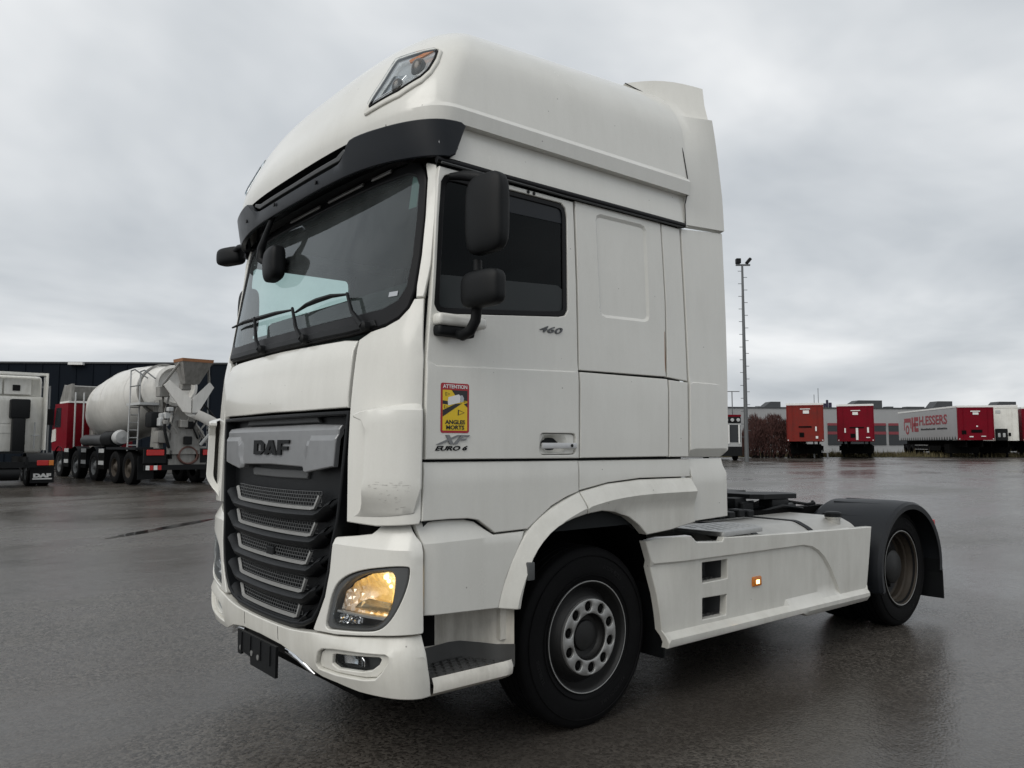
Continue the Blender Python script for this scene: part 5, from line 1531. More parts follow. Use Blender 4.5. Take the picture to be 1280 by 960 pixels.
# fuel tank on the driver's side, same on the other
for s in (-1, 1):
    sec = rounded([(0.50, 0.42), (1.16, 0.42), (1.18, 0.75), (1.12, 0.90), (0.98, 0.965), (0.50, 0.968)], [0.05, 0.12, 0.12, 0.16, 0.14, 0.04], 6)
    g = G(); g.prism(sec if s == 1 else sec, lambda y, z: (1.22, s * y, z), lambda y, z: (3.08, s * y, z))
    tank = g.obj('fuel_tank', TANK, truck, 40)
    for x in (1.72, 2.42):
        g = G()
        sec2 = offset(ccw(sec), -0.006)
        g.prism(sec2, lambda y, z: (x - 0.03, s * y, z), lambda y, z: (x + 0.03, s * y, z))
        g.obj('tank_strap', BLACK, tank, 40)
    G().lathe([(0.055, 0), (0.055, 0.045), (0.062, 0.047), (0.062, 0.085), (0.05, 0.095), (0, 0.095)], (2.90, s * 1.03, 0.915), 'z', 20).obj('tank_neck', TANK, tank, 40)
    G().lathe([(0.066, 0), (0.066, 0.03), (0.05, 0.04), (0, 0.04)], (2.90, s * 1.03, 0.975), 'z', 14).obj('tank_cap', BLACK, tank, 30)
    # skirt panel with two foot holes
    sk = D['skirt']
    crr = [(0.38, 0.857)] + D['skirt_crease'][1:]
    low_line = [(0.529, 0.436), (3.047, 0.413)]
    region = crr + [(2.60, 0.43), (0.38, 0.43)]
    def sk_h(x, z):
        hh = 0.0
        if inside(region, x, z):
            hh -= 0.020 * sstep(line_dist((x, z), crr), 0.0, 0.014)
        zl = 0.436 + (x - 0.529) * (0.413 - 0.436) / 2.518
        hh += 0.034 * sstep(zl + 0.004 - z, -0.004, 0.030)
        hh -= 0.030 * sstep(0.72 - x, 0.0, 0.25) * sstep(z, .5, .9)
        hh -= 0.03 * sstep(zl - 0.05 - z, 0.0, 0.06)
        for hx in ((0.912, 1.184, 0.692, 0.82), (0.916, 1.172, 0.465, 0.596)):
            pass
        return hh
    inner = [q for q in offset(ccw(region), 0.014)]
    ex = [crr, [(a, b - 0.014) for a, b in crr[:3]] + [(a - 0.011, b - 0.010) for a, b in crr[3:-1]] + [(crr[-1][0] - 0.014, crr[-1][1])]]
    ex += [[(0.50, 0.4363 + o), (3.06, 0.413 + o)] for o in (0.006, -0.024, -0.052)]
    st1 = [(0.915, 0.693), (1.180, 0.693), (1.182, 0.815), (0.913, 0.819)]
    st2 = [(0.917, 0.467), (1.165, 0.463), (1.173, 0.592), (0.916, 0.599)]
    skirt = panel('side_skirt', sk, SIDES(s, 0.0), WHITE2, truck, thick=0.05, bevel=0.005, holes=[rounded(st1, 0.008), rounded(st2, 0.008)], step=0.045, h=sk_h, lines=ex)
    for q in (st1, st2):
        x0, x1 = q[0][0] - 0.01, q[1][0] + 0.01; z0, z1 = q[0][1] - 0.006, q[2][1] + 0.01
        g = G()
        yb = s * 1.03; yf = s * 1.19
        g.add([(x0, yf, z0), (x1, yf, z0), (x1, yb, z0), (x0, yb, z0), (x0, yf, z1), (x1, yf, z1), (x1, yb, z1), (x0, yb, z1)], [(0, 1, 2, 3), (4, 7, 6, 5), (3, 2, 6, 7), (0, 3, 7, 4), (1, 5, 6, 2)])
        g.obj('foot_hole', GREY, skirt, 0)
        g = G()
        for i in range(5):
            for j in range(2):
                g.box(x0 + 0.02 + 0.05 * i, x0 + 0.05 + 0.05 * i, s * (1.10 + 0.04 * j), s * (1.12 + 0.04 * j), z0, z0 + 0.008)
        tag(g.obj('foot_tread', STEP, skirt, 0), kind='stuff')
    G().rbox(1.455, 1.560, *sorted((s * 1.20, s * 1.222)), 0.606, 0.672, 0.012, 2).obj('side_marker', AMBERDIM, skirt, 40)
    if s == -1:
        G().rbox(1.489, 1.526, -1.2245, -1.2215, 0.624, 0.650, 0.001, 1).obj('marker_light', AMBERHOT, skirt, 0)
# tread plate over the tank
for s in (-1, 1):
    outl = rounded([(1.13, 0.80), (1.50, 0.78), (1.72, 0.82), (1.72, 1.06), (1.62, 1.20), (1.14, 1.225)], 0.04)
    holes = []
    for i in range(8):
        for j in range(6):
            x = 1.18 + i * 0.074 + (0.037 if j % 2 else 0); y = 0.85 + j * 0.066
            q = [(x - 0.026, y), (x, y - 0.034), (x + 0.026, y), (x, y + 0.034)]
            if all(inside(offset(ccw(outl), 0.02), *c) for c in q): holes.append(q)
    G().prism(offset(ccw(outl), 0.02), lambda x, y, s=s: (x, s * y, 0.969), lambda x, y, s=s: (x, s * y, 0.971)).obj('plate_hole_shade', DARK, truck, 0)  # added black sheet that gives the plate's holes their shade
    panel('tread_plate', outl, lambda x, y, s=s: (x, s * y, 0.992), ALU, truck, 30, thick=0.03, bevel=0.005, holes=holes, step=0.05, centre=Vector((1.4, s, -5)))

# rear mudguards and flaps
for s in (-1, 1):
    v = []; f = []
    path = []
    for k in range(29):
        a = R(198) - R(208) * k / 28
        path.append((3.80 + 0.60 * math.cos(a), 0.515 + 0.535 * math.sin(a)))
    path = [(3.205, 0.36)] + path
    prof = [(1.262, -0.050), (1.266, -0.008), (1.240, 0.012), (1.12, 0.020), (0.86, 0.016), (0.60, 0.008), (0.54, -0.03)]
    m = len(prof)
    for i, (x, z) in enumerate(path):
        d = Vector((x - 3.80, z - 0.515)).normalized()
        for (y, o) in prof: v.append((x + d.x * o, s * y, z + d.y * o))
    for i in range(len(path) - 1):
        for k in range(m - 1): f.append((i * m + k, i * m + k + 1, (i + 1) * m + k + 1, (i + 1) * m + k))
    if s == 1: f = [q[::-1] for q in f]
    mg = mesh_obj('rear_mudguard', v, f, FENDER, truck, 30)
    # moulded ribs and outlines on top
    for k in range(6):
        a = R(150) - R(22) * k
        pts = [(3.80 + 0.612 * math.cos(a), s * y, 0.515 + 0.548 * math.sin(a)) for y in (1.10, 0.95, 0.80, 0.66)]
        G().tube(pts, 0.006, 6).obj('mudguard_rib', FENDER, mg, 60)
    g = G(); v = []; f = []
    pts = [(4.375, 0.52), (4.395, 0.40), (4.400, 0.17)]
    for (x, z) in pts:
        for y in (1.262, 0.55): v += [(x, s * y, z), (x + 0.012, s * y, z)]
    for i in range(2):
        b = i * 4
        f += [(b, b + 4, b + 6, b + 2), (b + 1, b + 3, b + 7, b + 5), (b, b + 1, b + 5, b + 4)]
    mesh_obj('rear_mud_flap', v, f, BLACK, truck, 0)
    G().rbox(4.52, 4.57, *sorted((s * 0.62, s * 1.15)), 0.72, 0.86, 0.012, 2).obj('tail_lamp', REDLENS, truck, 30)

# ------------------------------------------------------------------ things in the yard behind
YARD_RZ = YAW - PI / 2            # turns local (right, away) axes into the world
def place(name, r, d, turn, label, cat, group=None, scale=1.0, z=None):
    p = yard(r, d)
    if z is not None: p.z = z
    return empty(name, p, YARD_RZ + turn, label, cat, group, scale)

NAVY = mat_plain('navy_cladding', (0.0065, 0.0095, 0.0145), 0.6, var=0.2, scale=0.6, spec=0.06)
RED = mat_paint('red_cab_paint', (0.18, 0.004, 0.012), dirt=(0.06, 0.01, 0.01), amount=0.3, streak=0.5, coat=0.0, spec=0.15)
TRED = mat_paint('trailer_red', (0.165, 0.002, 0.011), dirt=(0.07, 0.006, 0.010), amount=0.4, streak=0.5, coat=0.0, spec=0.12)
TRED2 = mat_paint('faded_trailer_red', (0.20, 0.022, 0.016), dirt=(0.085, 0.03, 0.026), amount=0.6, streak=0.7, coat=0.0, spec=0.12)
TWHITE = mat_paint('trailer_white', (0.74, 0.735, 0.69), dirt=(0.34, 0.32, 0.27), amount=0.4)
CONC = mat_paint('cement_white', (0.64, 0.63, 0.60), dirt=(0.34, 0.33, 0.30), amount=0.35, rough=0.6)
CONCD = mat_paint('cement_grey', (0.26, 0.255, 0.24), dirt=(0.12, 0.115, 0.105), amount=0.8, rough=0.7)
ORANGE = mat_plain('orange_rubber', (0.26, 0.115, 0.05), 0.7, var=0.35)
LGREY = mat_plain('light_grey_paint', (0.42, 0.43, 0.43), 0.5)
GALV = mat_plain('galvanised_steel', (0.12, 0.126, 0.13), 0.55, metal=0.3)
MGREY = mat_plain('facade_grey', (0.31, 0.315, 0.32), 0.7, var=0.1, scale=0.5)
DGREY = mat_plain('roof_dark_grey', (0.050, 0.054, 0.058), 0.7, var=0.2, scale=0.5)
FBLACK = mat_plain('facade_glass', (0.018, 0.021, 0.024), 0.2, var=0.3, scale=0.8)
FRED = mat_plain('facade_red', (0.20, 0.035, 0.045), 0.6)
CURT = mat_plain('grey_curtain', (0.34, 0.345, 0.35), 0.6, var=0.1, scale=1.5)
PRINT = mat_plain('red_print', (0.27, 0.045, 0.055), 0.6)
PRINTB = mat_plain('black_print', (0.03, 0.03, 0.032), 0.6)
PURPLE = mat_plain('purple_sign', (0.022, 0.016, 0.042), 0.5)
WHT = mat_plain('white_enamel', (0.72, 0.72, 0.70), 0.4)

def lwheel(parent, x, y, r=0.53, w=0.32, out=-1, rim=GALV, z=None):
    e_ = empty('wheel'); e_.parent = parent; e_.location = (x, y, r if z is None else z)
    h = w / 2
    G().lathe([(r * .58, -h * .9), (r * .68, -h), (r * .9, -h), (r, -h * .8), (r, h * .8), (r * .9, h), (r * .68, h), (r * .58, h * .9)], (0, 0, 0), 'y', 28).obj('tyre', RUBBER, e_, 35)
    G().lathe([(r * .60, out * h * .92), (r * .56, out * h * .85), (r * .50, out * h * .2), (r * .36, out * h * .45), (r * .22, out * h * .7), (r * .16, out * h * .95), (0, out * h * .98)], (0, 0, 0), 'y', 24).obj('rim', rim, e_, 40)
    return e_

# ---- navy warehouse along the left
wh = place('warehouse', -36, 46.0, R(3), 'long navy blue clad warehouse behind the mixer truck', 'warehouse')
H = 6.05
G().box(-45, 43, 0, 30, -0.5, H).obj('wall', NAVY, wh, 0)
for k in range(87):
    G().box(-44.5 + k * 1.0, -44.45 + k * 1.0, -0.04, 0.0, 0, H).obj('cladding_rib', NAVY, wh, 0) if k > 25 else None
G().box(-45.05, 43.05, -0.08, 0.05, H, H + 0.10).obj('roof_edge', DGREY, wh, 0)
lamp = G(); lamp.box(9.2, 10.05, -0.35, -0.05, 5.95, 6.1); lamp.obj('wall_lamp', WHT, wh, 0)
g = G(); g.tube([(5.4, -0.02, 5.3), (5.4, -0.5, 5.45), (5.8, -0.8, 5.4)], 0.05, 6); g.obj('lamp_arm', DGREY, wh, 40)

# ---- fence between the parked trucks
fn = place('fence', -22.6, 37.5, R(0), 'dark steel fence of upright bars between the white truck and the mixer', 'fence')
for k in range(9):
    G().box(-0.2 + k * 0.42, -0.14 + k * 0.42, 0, 0.06, -0.2, 1.45).obj('bar', GALV, fn, 0)
G().box(-0.4, 3.6, 0.02, 0.08, 1.45, 2.20).obj('board', NAVY, fn, 0)
G().box(-0.4, 3.6, -0.02, 0.10, 2.20, 2.28).obj('top_rail', GALV, fn, 0)
sk_ = place('steel_post', -22.45, 36.6, 0, 'grey double steel post beside the white truck cab', 'post')
G().box(-0.06, 0.0, 0, 0.06, -0.2, 4.2).obj('upright', GALV, sk_, 0); G().box(0.36, 0.42, 0, 0.06, -0.2, 4.0).obj('upright', GALV, sk_, 0); G().box(-0.06, 0.42, 0.01, 0.05, 3.9, 3.98).obj('crossbar', GALV, sk_, 0)

# ---- second tractor unit, seen from behind on the left
tr2 = place('parked_tractor', -15.46, 23.83, R(40), 'white tractor truck parked with its back to the camera, at the edge of the picture', 'truck')
# local x: across (right +), y: away (cab), z up; the chassis end is at y=0
G().rbox(-1.25, 1.25, 2.9, 4.9, 1.05, 3.0, 0.10, 3).obj('cab', TWHITE, tr2, 40)
G().rbox(-1.20, 1.20, 3.05, 4.85, 2.9, 3.72, 0.16, 3).obj('roof', TWHITE, tr2, 40)
for x in (-1.27, 1.23):
    G().box(x, x + 0.04, 2.30, 2.98, 1.15, 3.78).obj('side_deflector', TWHITE, tr2, 0)
G().box(-1.27, 1.27, 2.55, 2.98, 3.72, 3.80).obj('roof_deflector', TWHITE, tr2, 0)
for x0, x1, z0, z1 in ((-1.15, 0.55, 2.05, 2.88), (-1.15, 0.55, 1.72, 2.0), (-1.15, 0.0, 3.05, 3.6), (0.05, 0.85, 3.05, 3.6)):
    G().rbox(x0, x1, 2.885, 2.91, z0, z1, 0.01, 1).obj('rear_panel', TWHITE, tr2, 30)
G().box(0.30, 0.52, 2.86, 2.90, 3.18, 3.38).obj('hatch', BLACK, tr2, 0)
G().rbox(0.22, 0.80, 2.45, 2.86, 2.22, 2.88, 0.06, 2).obj('exhaust_box', BLACK, tr2, 40)
G().rbox(0.30, 0.68, 2.45, 2.86, 1.05, 2.23, 0.05, 2).obj('exhaust_stack', BLACK, tr2, 40)
g = G(); g.tube([(0.98, 2.7, 1.2), (0.98, 2.7, 2.1)], 0.03, 6); g.obj('handrail', LGREY, tr2, 40)
G().tube([(0.90, 2.7, 1.65), (1.12, 2.7, 1.65)], 0.03, 6).obj('handrail_step', LGREY, tr2, 40)
for x in (-0.42, 0.42): G().box(x - 0.04, x + 0.04, 0.0, 3.0, 0.70, 0.95).obj('chassis_rail', BLACK, tr2, 0)
G().box(-1.2, 1.2, 0.05, 0.15, 0.62, 0.80).obj('rear_beam', BLACK, tr2, 0)
G().box(-0.4, 0.4, 0.6, 1.5, 1.05, 1.12).obj('fifth_wheel', BLACK, tr2, 0)
G().lathe([(0.20, -0.4), (0.20, 0.4)], (-0.15, 0.2, 0.42), 'x', 16, True, True).obj('air_tank', BLACK, tr2, 40)
for s in (-1, 1):
    lwheel(tr2, s * 1.02, 1.0, 0.5, 0.32, s).rotation_euler = (0, 0, PI / 2)
    lwheel(tr2, s * 0.68, 1.0, 0.5, 0.32, s).rotation_euler = (0, 0, PI / 2)
    lwheel(tr2, s * 1.05, 4.5, 0.5, 0.32, s).rotation_euler = (0, 0, PI / 2)
    g = G()
    v = []; f = []
    for k in range(13):
        a = PI * k / 12
        for xx in (0.50, 1.25): v.append((s * xx, 1.0 - 0.60 * math.cos(a), 0.52 + 0.55 * math.sin(a)))
    mesh_obj('mudguard', v, [(2 * i, 2 * i + 1, 2 * i + 3, 2 * i + 2) for i in range(12)], BLACK, tr2, 40)
    G().box(s * 0.58, s * 1.24, 0.36, 0.385, 0.12, 0.62).obj('mud_flap', BLACK, tr2, 0)
    tl_ = G(); tl_.rbox(*sorted((s * 0.70, s * 1.02)), 0.0, 0.05, 0.68, 0.84, 0.01, 1); tl_.obj('tail_lamp', REDLENS, tr2, 30)
    G().rbox(*sorted((s * 1.025, s * 1.16)), 0.0, 0.05, 0.68, 0.84, 0.01, 1).obj('indicator', AMBERDIM, tr2, 30)
v, f = text_geo('DAF', 0.16, 0.004, 0, 1.6, 0.012)
mesh_obj('flap_lettering', [(0.66 + p[0], 0.352 - p[2], 0.30 + p[1]) for p in v], f, WHT, tr2, 0)
G().box(0.64, 1.18, 0.348, 0.356, 0.23, 0.27).obj('flap_stripe', WHT, tr2, 0)

# ---- concrete mixer, its tail towards the camera
mx_dir = Vector((-0.70, 0.714))
ang = math.atan2(mx_dir.y, mx_dir.x)
mixer = place('concrete_mixer_truck', -11.65, 26.03, ang, 'concrete mixer truck with red cab, white drum and five axles', 'mixer truck')
# local x: forwards (cab), y: to the vehicle's left (the visible side is +y), rear axle at x=0
AX = (0.0, 1.37, 3.6, 5.8, 8.0)
for k, x in enumerate(AX):
    lwheel(mixer, x, 1.05, 0.54, 0.34, 1, RIMRUST if k < 2 else GALV)
    lwheel(mixer, x, -1.05, 0.54, 0.34, -1)
for k, x in enumerate(AX[:3:1]): pass
for s in (-1, 1):
    G().box(-1.5, 8.8, s * 0.38, s * 0.46, 0.85, 1.12).obj('chassis_rail', DARK, mixer, 0)
def arch(x0, r, name='mudguard', s=1):
    v = []
    for k in range(13):
        a = PI * k / 12
        for yy in (0.80, 1.26): v.append((x0 - r * math.cos(a), s * yy, 0.58 + r * math.sin(a)))
    return mesh_obj(name, v, [(2 * i, 2 * i + 1, 2 * i + 3, 2 * i + 2) for i in range(12)], FENDER, mixer, 40)
for x in AX[2:]: arch(x, 0.66)
G().box(-0.75, 2.1, 0.70, 1.26, 1.14, 1.22).obj('deck', FENDER, mixer, 0)
for x in (2.65, 4.7, 6.9):
    G().box(x - 0.32, x + 0.32, 0.9, 1.24, 0.45, 1.15).obj('toolbox', DARK, mixer, 0)
    for z in (0.60, 1.02): G().box(x - 0.28, x + 0.28, 1.242, 1.252, z, z + 0.14).obj('reflective_strip', LGREY, mixer, 0)
# cab
cabm = G()
prof = [(7.05, 1.05), (9.1, 1.05), (9.25, 1.6), (9.15, 2.0), (8.85, 2.95), (7.05, 2.95)]
cabm.prism(prof, lambda x, z: (x, -1.22, z), lambda x, z: (x, 1.22, z))
cab_o = cabm.obj('cab', RED, mixer, 0)
G().prism([(7.95, 2.0), (8.85, 2.0), (8.62, 2.78), (7.95, 2.78)], lambda x, z: (x, 1.20, z), lambda x, z: (x, 1.232, z)).obj('door_window', FBLACK, cab_o, 0)
G().prism([(8.55, 1.45), (9.2, 1.40), (9.1, 1.9), (8.6, 1.95)], lambda x, z: (x, 1.20, z), lambda x, z: (x, 1.236, z)).obj('door_stripe', TWHITE, cab_o, 0)
G().box(7.0, 8.3, -1.2, 1.2, 2.95, 3.03).obj('roof_ledge', WHT, cab_o, 0)
g = G(); g.prism([(6.95, 3.05), (8.5, 3.05), (7.9, 3.65), (6.95, 3.70)], lambda x, z: (x, 1.05, z), lambda x, z: (x, 1.15, z)); g.obj('air_deflector_side', CONCD, mixer, 0)
g = G(); g.prism([(8.5, 3.0), (8.52, 3.05), (7.95, 3.70), (7.85, 3.66)], lambda x, z: (x, -1.1, z), lambda x, z: (x, 1.15, z)); g.obj('air_deflector', CONCD, mixer, 0)
G().box(8.95, 9.1, 1.25, 1.48, 2.1, 2.75).obj('mirror', BLACK, cab_o, 0)
# drum on its tilted axis
d0 = Vector((6.6, 0, 2.35)); d1 = Vector((-0.95, 0, 3.30))
axis = (d1 - d0).normalized()
Ld = (d1 - d0).length
profd = [(0.0, 0.0), (0.55, 0.02), (0.62, 0.45), (0.95, 0.85), (1.06, 1.35), (1.22, 1.9), (1.26, 2.8), (1.26, 3.6), (1.20, 4.4), (1.04, 5.4), (0.82, 6.5), (0.66, 7.15), (0.70, 7.2), (0.70, 7.32), (0.60, 7.36), (0.52, 7.15), (0.0, 7.1)]
g = G(); g.lathe(profd, (0, 0, 0), 'x', 56)
q = Vector((1, 0, 0)).rotation_difference(axis)
M = Matrix.Translation(d0) @ q.to_matrix().to_4x4()
g.xf(M)
drum = g.obj('drum', CONC, mixer, 30)
for hh in (1.9, 3.6, 5.4):
    rr = [r for r, h_ in profd if abs(h_ - hh) < 1e-6][0] + 0.012
    gg = G(); gg.lathe([(rr - 0.01, hh - 0.02), (rr, hh), (rr - 0.01, hh + 0.02)], (0, 0, 0), 'x', 56); gg.xf(M); gg.obj('drum_seam', CONC, drum, 30)
gg = G(); gg.lathe([(0.88, 6.28), (0.92, 6.28), (0.92, 6.42), (0.86, 6.42)], (0, 0, 0), 'x', 48); gg.xf(M); gg.obj('drum_track', CONCD, drum, 30)
# front stand, water tank, silencer along the chassis
g = G(); g.prism([(6.1, 1.15), (6.75, 1.15), (6.75, 2.9), (6.55, 2.95)], lambda x, z: (x, -0.5, z), lambda x, z: (x, 0.5, z)); g.obj('front_stand', CONCD, mixer, 0)
for yy in (0.75, 1.05): G().tube([(6.7, yy, 1.15), (6.75, yy, 3.35)], 0.03, 6).obj('stand_post', LGREY, mixer, 40)
G().lathe([(0.21, 0.0), (0.21, 2.5)], (3.0, 0.95, 1.46), 'x', 18, True, True).obj('water_pipe', GREY, mixer, 40)
G().lathe([(0.27, 0.0), (0.29, 0.1), (0.29, 1.0), (0.27, 1.1)], (1.9, 0.95, 1.50), 'x', 20, True, True).obj('silencer', BLACK, mixer, 40)
G().lathe([(0.0, 0.0), (0.22, 0.04), (0.27, 0.25), (0.22, 0.5)], (1.40, 0.95, 1.55), 'x', 16, False, True).obj('gear_cover', LGREY, mixer, 40)
# rear frame, platform, ladder
g = G(); g.prism([(-1.05, 1.15), (-0.2, 1.15), (-0.45, 2.75), (-0.85, 2.75)], lambda x, z: (x, -0.62, z), lambda x, z: (x, -0.50, z)); g.obj('rear_frame', CONCD, mixer, 0)
g = G(); g.prism([(-1.05, 1.15), (-0.2, 1.15), (-0.45, 2.75), (-0.85, 2.75)], lambda x, z: (x, 0.50, z), lambda x, z: (x, 0.62, z)); g.obj('rear_frame', CONCD, mixer, 0)
G().box(-0.9, 0.35, 0.62, 1.22, 2.58, 2.66).obj('platform', LGREY, mixer, 0)
ld_ = []
for yy in (0.92, 1.22):
    G().tube([(0.10, yy, 1.1), (0.02, yy, 2.6), (0.02, yy, 3.72)], 0.025, 6).obj('ladder_rail', LGREY, mixer, 40)
for k in range(6):
    G().tube([(0.09, 0.92, 1.28 + k * 0.25), (0.09, 1.22, 1.28 + k * 0.25)], 0.02, 5).obj('ladder_rung', LGREY, mixer, 40)
for yy, x1 in ((1.22, -0.85), (0.92, -0.95)):
    G().tube([(0.02, yy, 3.72), (-0.35, yy, 3.74), (-0.8, yy * 0.8, 3.45)], 0.022, 6).obj('guard_rail', GALV, mixer, 40)
G().tube([(0.02, 1.22, 3.2), (-0.85, 1.22, 3.2)], 0.02, 6).obj('guard_rail', GALV, mixer, 40)
# hopper, chutes
g = G()
def frustum(g, c0, s0, c1, s1, t=0.0):
    v = []
    for c, s_ in ((c0, s0), (c1, s1)):
        for sx_, sy_ in ((-1, -1), (1, -1), (1, 1), (-1, 1)): v.append((c[0] + sx_ * s_[0], c[1] + sy_ * s_[1], c[2]))
    return g.add(v, [(0, 1, 5, 4), (1, 2, 6, 5), (2, 3, 7, 6), (3, 0, 4, 7)])
frustum(g, (-1.45, 0, 3.25), (0.20, 0.22), (-1.70, 0, 3.93), (0.36, 0.48))
hop = g.obj('hopper', CONCD, mixer, 0)
g = G(); frustum(g, (-1.70, 0, 3.92), (0.37, 0.49), (-1.70, 0, 4.02), (0.38, 0.50)); g.obj('hopper_lip', ORANGE, hop, 0)
for s in (-1, 1):
    g = G(); g.prism([(0, 0.05), (0.62, 0.62), (0.78, 0.46), (0.22, -0.38), (0, -0.40)], lambda a, b: (-1.62 + a * 0.3, s * (0.02 + a), 2.72 + b), lambda a, b: (-1.68 + a * 0.3, s * (0.02 + a), 2.72 + b)); g.obj('catch_plate', CONC, mixer, 0)
g = G()
path = [(-1.62, 0.0, 2.32), (-1.78, -0.35, 2.14), (-1.92, -0.75, 1.88)]
v = []
for p_ in path:
    for k in range(9):
        a = PI + PI * k / 8
        v.append((p_[0] + 0.24 * math.cos(a) * 0.7, p_[1] + 0.24 * math.cos(a) * 0.7, p_[2] + 0.22 * math.sin(a) + 0.1))
g.add(v, [(i * 9 + k, i * 9 + k + 1, (i + 1) * 9 + k + 1, (i + 1) * 9 + k) for i in range(2) for k in range(8)])
g.obj('chute', CONC, mixer, 40)
g = G(); g.prism([(-0.5, 1.0), (0.55, 1.0), (0.5, 1.6), (0.28, 2.5), (-0.15, 2.6), (-0.45, 1.8)], lambda y, z: (-1.18, y, z), lambda y, z: (-1.10, y, z)); g.obj('splash_plate', CONCD, mixer, 0)
g = G(); g.prism([(-0.75, 0.62), (0.45, 0.62), (0.45, 1.25), (-0.75, 1.25)], lambda y, z: (-1.42, y, z), lambda y, z: (-1.36, y, z)); g.obj('rear_plate', CONCD, mixer, 0)
g = G(); g.tube([(-1.46, -0.15 + 0.34 * math.cos(2 * PI * k / 24), 0.98 + 0.30 * math.sin(2 * PI * k / 24)) for k in range(25)], 0.028, 6, False)
g.tube([(-1.50, -0.13 + 0.29 * math.cos(2 * PI * k / 24), 0.96 + 0.27 * math.sin(2 * PI * k / 24)) for k in range(25)], 0.028, 6, False)
g.obj('hose_coil', mat_plain('brown_hose', (0.10, 0.045, 0.035), 0.6), mixer, 50)
G().rbox(-1.5, -0.9, 0.35, 0.85, 1.35, 1.75, 0.08, 2).obj('hydraulic_block', CONCD, mixer, 40)
G().rbox(-1.3, -0.7, 0.65, 1.0, 1.85, 2.35, 0.1, 2).obj('gear_unit', BLACK, mixer, 40)
G().tube([(-1.2, 0.5, 1.2), (-1.3, 0.7, 1.8), (-1.1, 0.55, 2.6)], 0.05, 6).obj('hydraulic_hose', BLACK, mixer, 50)
G().tube([(-1.35, -0.45, 1.3), (-1.6, -0.6, 1.6), (-1.7, -0.75, 1.75)], 0.05, 6).obj('chute_ram', LGREY, mixer, 50)
rc = random.Random(3)
for k in range(14):
    x_ = rc.uniform(-1.45, -0.85); y_ = rc.uniform(-0.7, 0.8); z_ = rc.uniform(1.2, 3.3); w_ = rc.uniform(0.06, 0.16)
    G().rbox(x_ - w_, x_ + w_, y_ - w_, y_ + w_, z_ - w_ * rc.uniform(.5, 1.4), z_ + w_, 0.02, 1).obj('fitting', rc.choice((CONCD, BLACK, LGREY)), mixer, 30)
for k in range(9):
    y_ = rc.uniform(-0.7, 0.9); z_ = rc.uniform(1.3, 2.4); x_ = rc.uniform(-1.5, -1.1)
    G().tube([(x_, y_, z_), (x_ - 0.1, y_ + rc.uniform(-.3, .3), z_ + 0.35), (x_ + 0.2, y_ + rc.uniform(-.5, .5), z_ + rc.uniform(.6, 1.2))], 0.03, 6).obj('hydraulic_hose', rc.choice((BLACK, CONCD)), mixer, 50)
for s in (-1, 1):
    G().tube([(-1.75, s * 0.45, 3.9), (-1.2, s * 0.75, 3.2), (-0.9, s * 0.62, 2.7)], 0.04, 6).obj('hopper_strut', CONCD, mixer, 50)
G().box(-1.60, -1.50, -1.25, 1.25, 0.50, 0.66).obj('underrun_bar', BLACK, mixer, 0)
for s in (-1, 1):
    for k in range(4):
        G().box(-1.612, -1.601, s * (0.74 + 0.12 * k), s * (0.85 + 0.12 * k), 0.51, 0.65).obj('marker_stripe', WHT if k % 2 else REDLENS, mixer, 0)
    G().rbox(-1.50, -1.44, *sorted((s * 0.62, s * 1.15)), 0.96, 1.14, 0.01, 1).obj('tail_lamp', REDLENS, mixer, 30)
    G().box(-1.45, -1.35, s * 0.55, s * 1.22, 0.72, 1.18).obj('lamp_carrier', BLACK, mixer, 0)
    G().box(-1.0, -0.97, s * 0.75, s * 1.24, 0.2, 0.95).obj('mud_flap', BLACK, mixer, 0)

for o in mixer.children:
    if o.name.split('.')[0] in ('hopper', 'catch_plate', 'chute', 'splash_plate', 'chute_ram', 'fitting', 'hopper_strut', 'hydraulic_hose'):
        o.location.x -= 0.32
# a white van roof and nose showing between mixer and truck
van = place('white_van', -8.15, 28.5, R(60), 'white van partly hidden behind the front of the big truck', 'van')
G().rbox(-1.0, 1.0, -2.4, 2.4, 0.45, 2.55, 0.25, 4).obj('body', TWHITE, van, 50)
G().box(-1.005, 1.005, 0.9, 1.7, 1.5, 2.1).obj('window', FBLACK, van, 0)
for x in (-0.85, 0.85):
    for y in (-1.6, 1.6): lwheel(van, x, y, 0.34, 0.22, 1 if x > 0 else -1).rotation_euler = (0, 0, PI / 2)

# a thin pole with a camera head between mixer and cab
cp_ = place('camera_pole', -13.65, 34.5, 0, 'thin pole with a small dark camera head behind the mixer chute', 'pole')
G().tube([(0, 0, 0), (0, 0, 4.75)], 0.035, 6).obj('pole', GALV, cp_, 40)
G().rbox(-0.14, 0.14, -0.10, 0.10, 4.75, 4.90, 0.03, 1).obj('camera_head', BLACK, cp_, 30)

# ---- right side: mast, bus, bush, trailers, building
D_M = 50.0
mast = place('light_mast', 15.20, D_M, 0, 'tall grey floodlight mast with climbing pegs', 'light mast')
g = G(); g.tube([(0, 0, -0.2), (0, 0, 6.0), (0, 0, 12.9)], [0.145, 0.12, 0.07], 12); g.obj('pole', GALV, mast, 40)
for k in range(27):
    z = 1.6 + k * 0.42; s = 1 if k % 2 else -1
    G().tube([(0.05 * s, 0, z), (0.30 * s, 0, z)], 0.02, 5).obj('peg', GALV, mast, 40)
G().box(-0.42, 0.52, -0.06, 0.06, 12.88, 12.98).obj('head_frame', GALV, mast, 0)
G().rbox(-0.42, -0.10, -0.15, 0.15, 13.02, 13.36, 0.03, 1).obj('floodlight', BLACK, mast, 30)
g = G(); g.rbox(-0.22, 0.22, -0.15, 0.15, -0.10, 0.10, 0.03, 1); g.xf(Matrix.Translation((0.42, 0, 13.2)) @ Matrix.Rotation(R(-50), 4, 'Y')); g.obj('floodlight', BLACK, mast, 30)
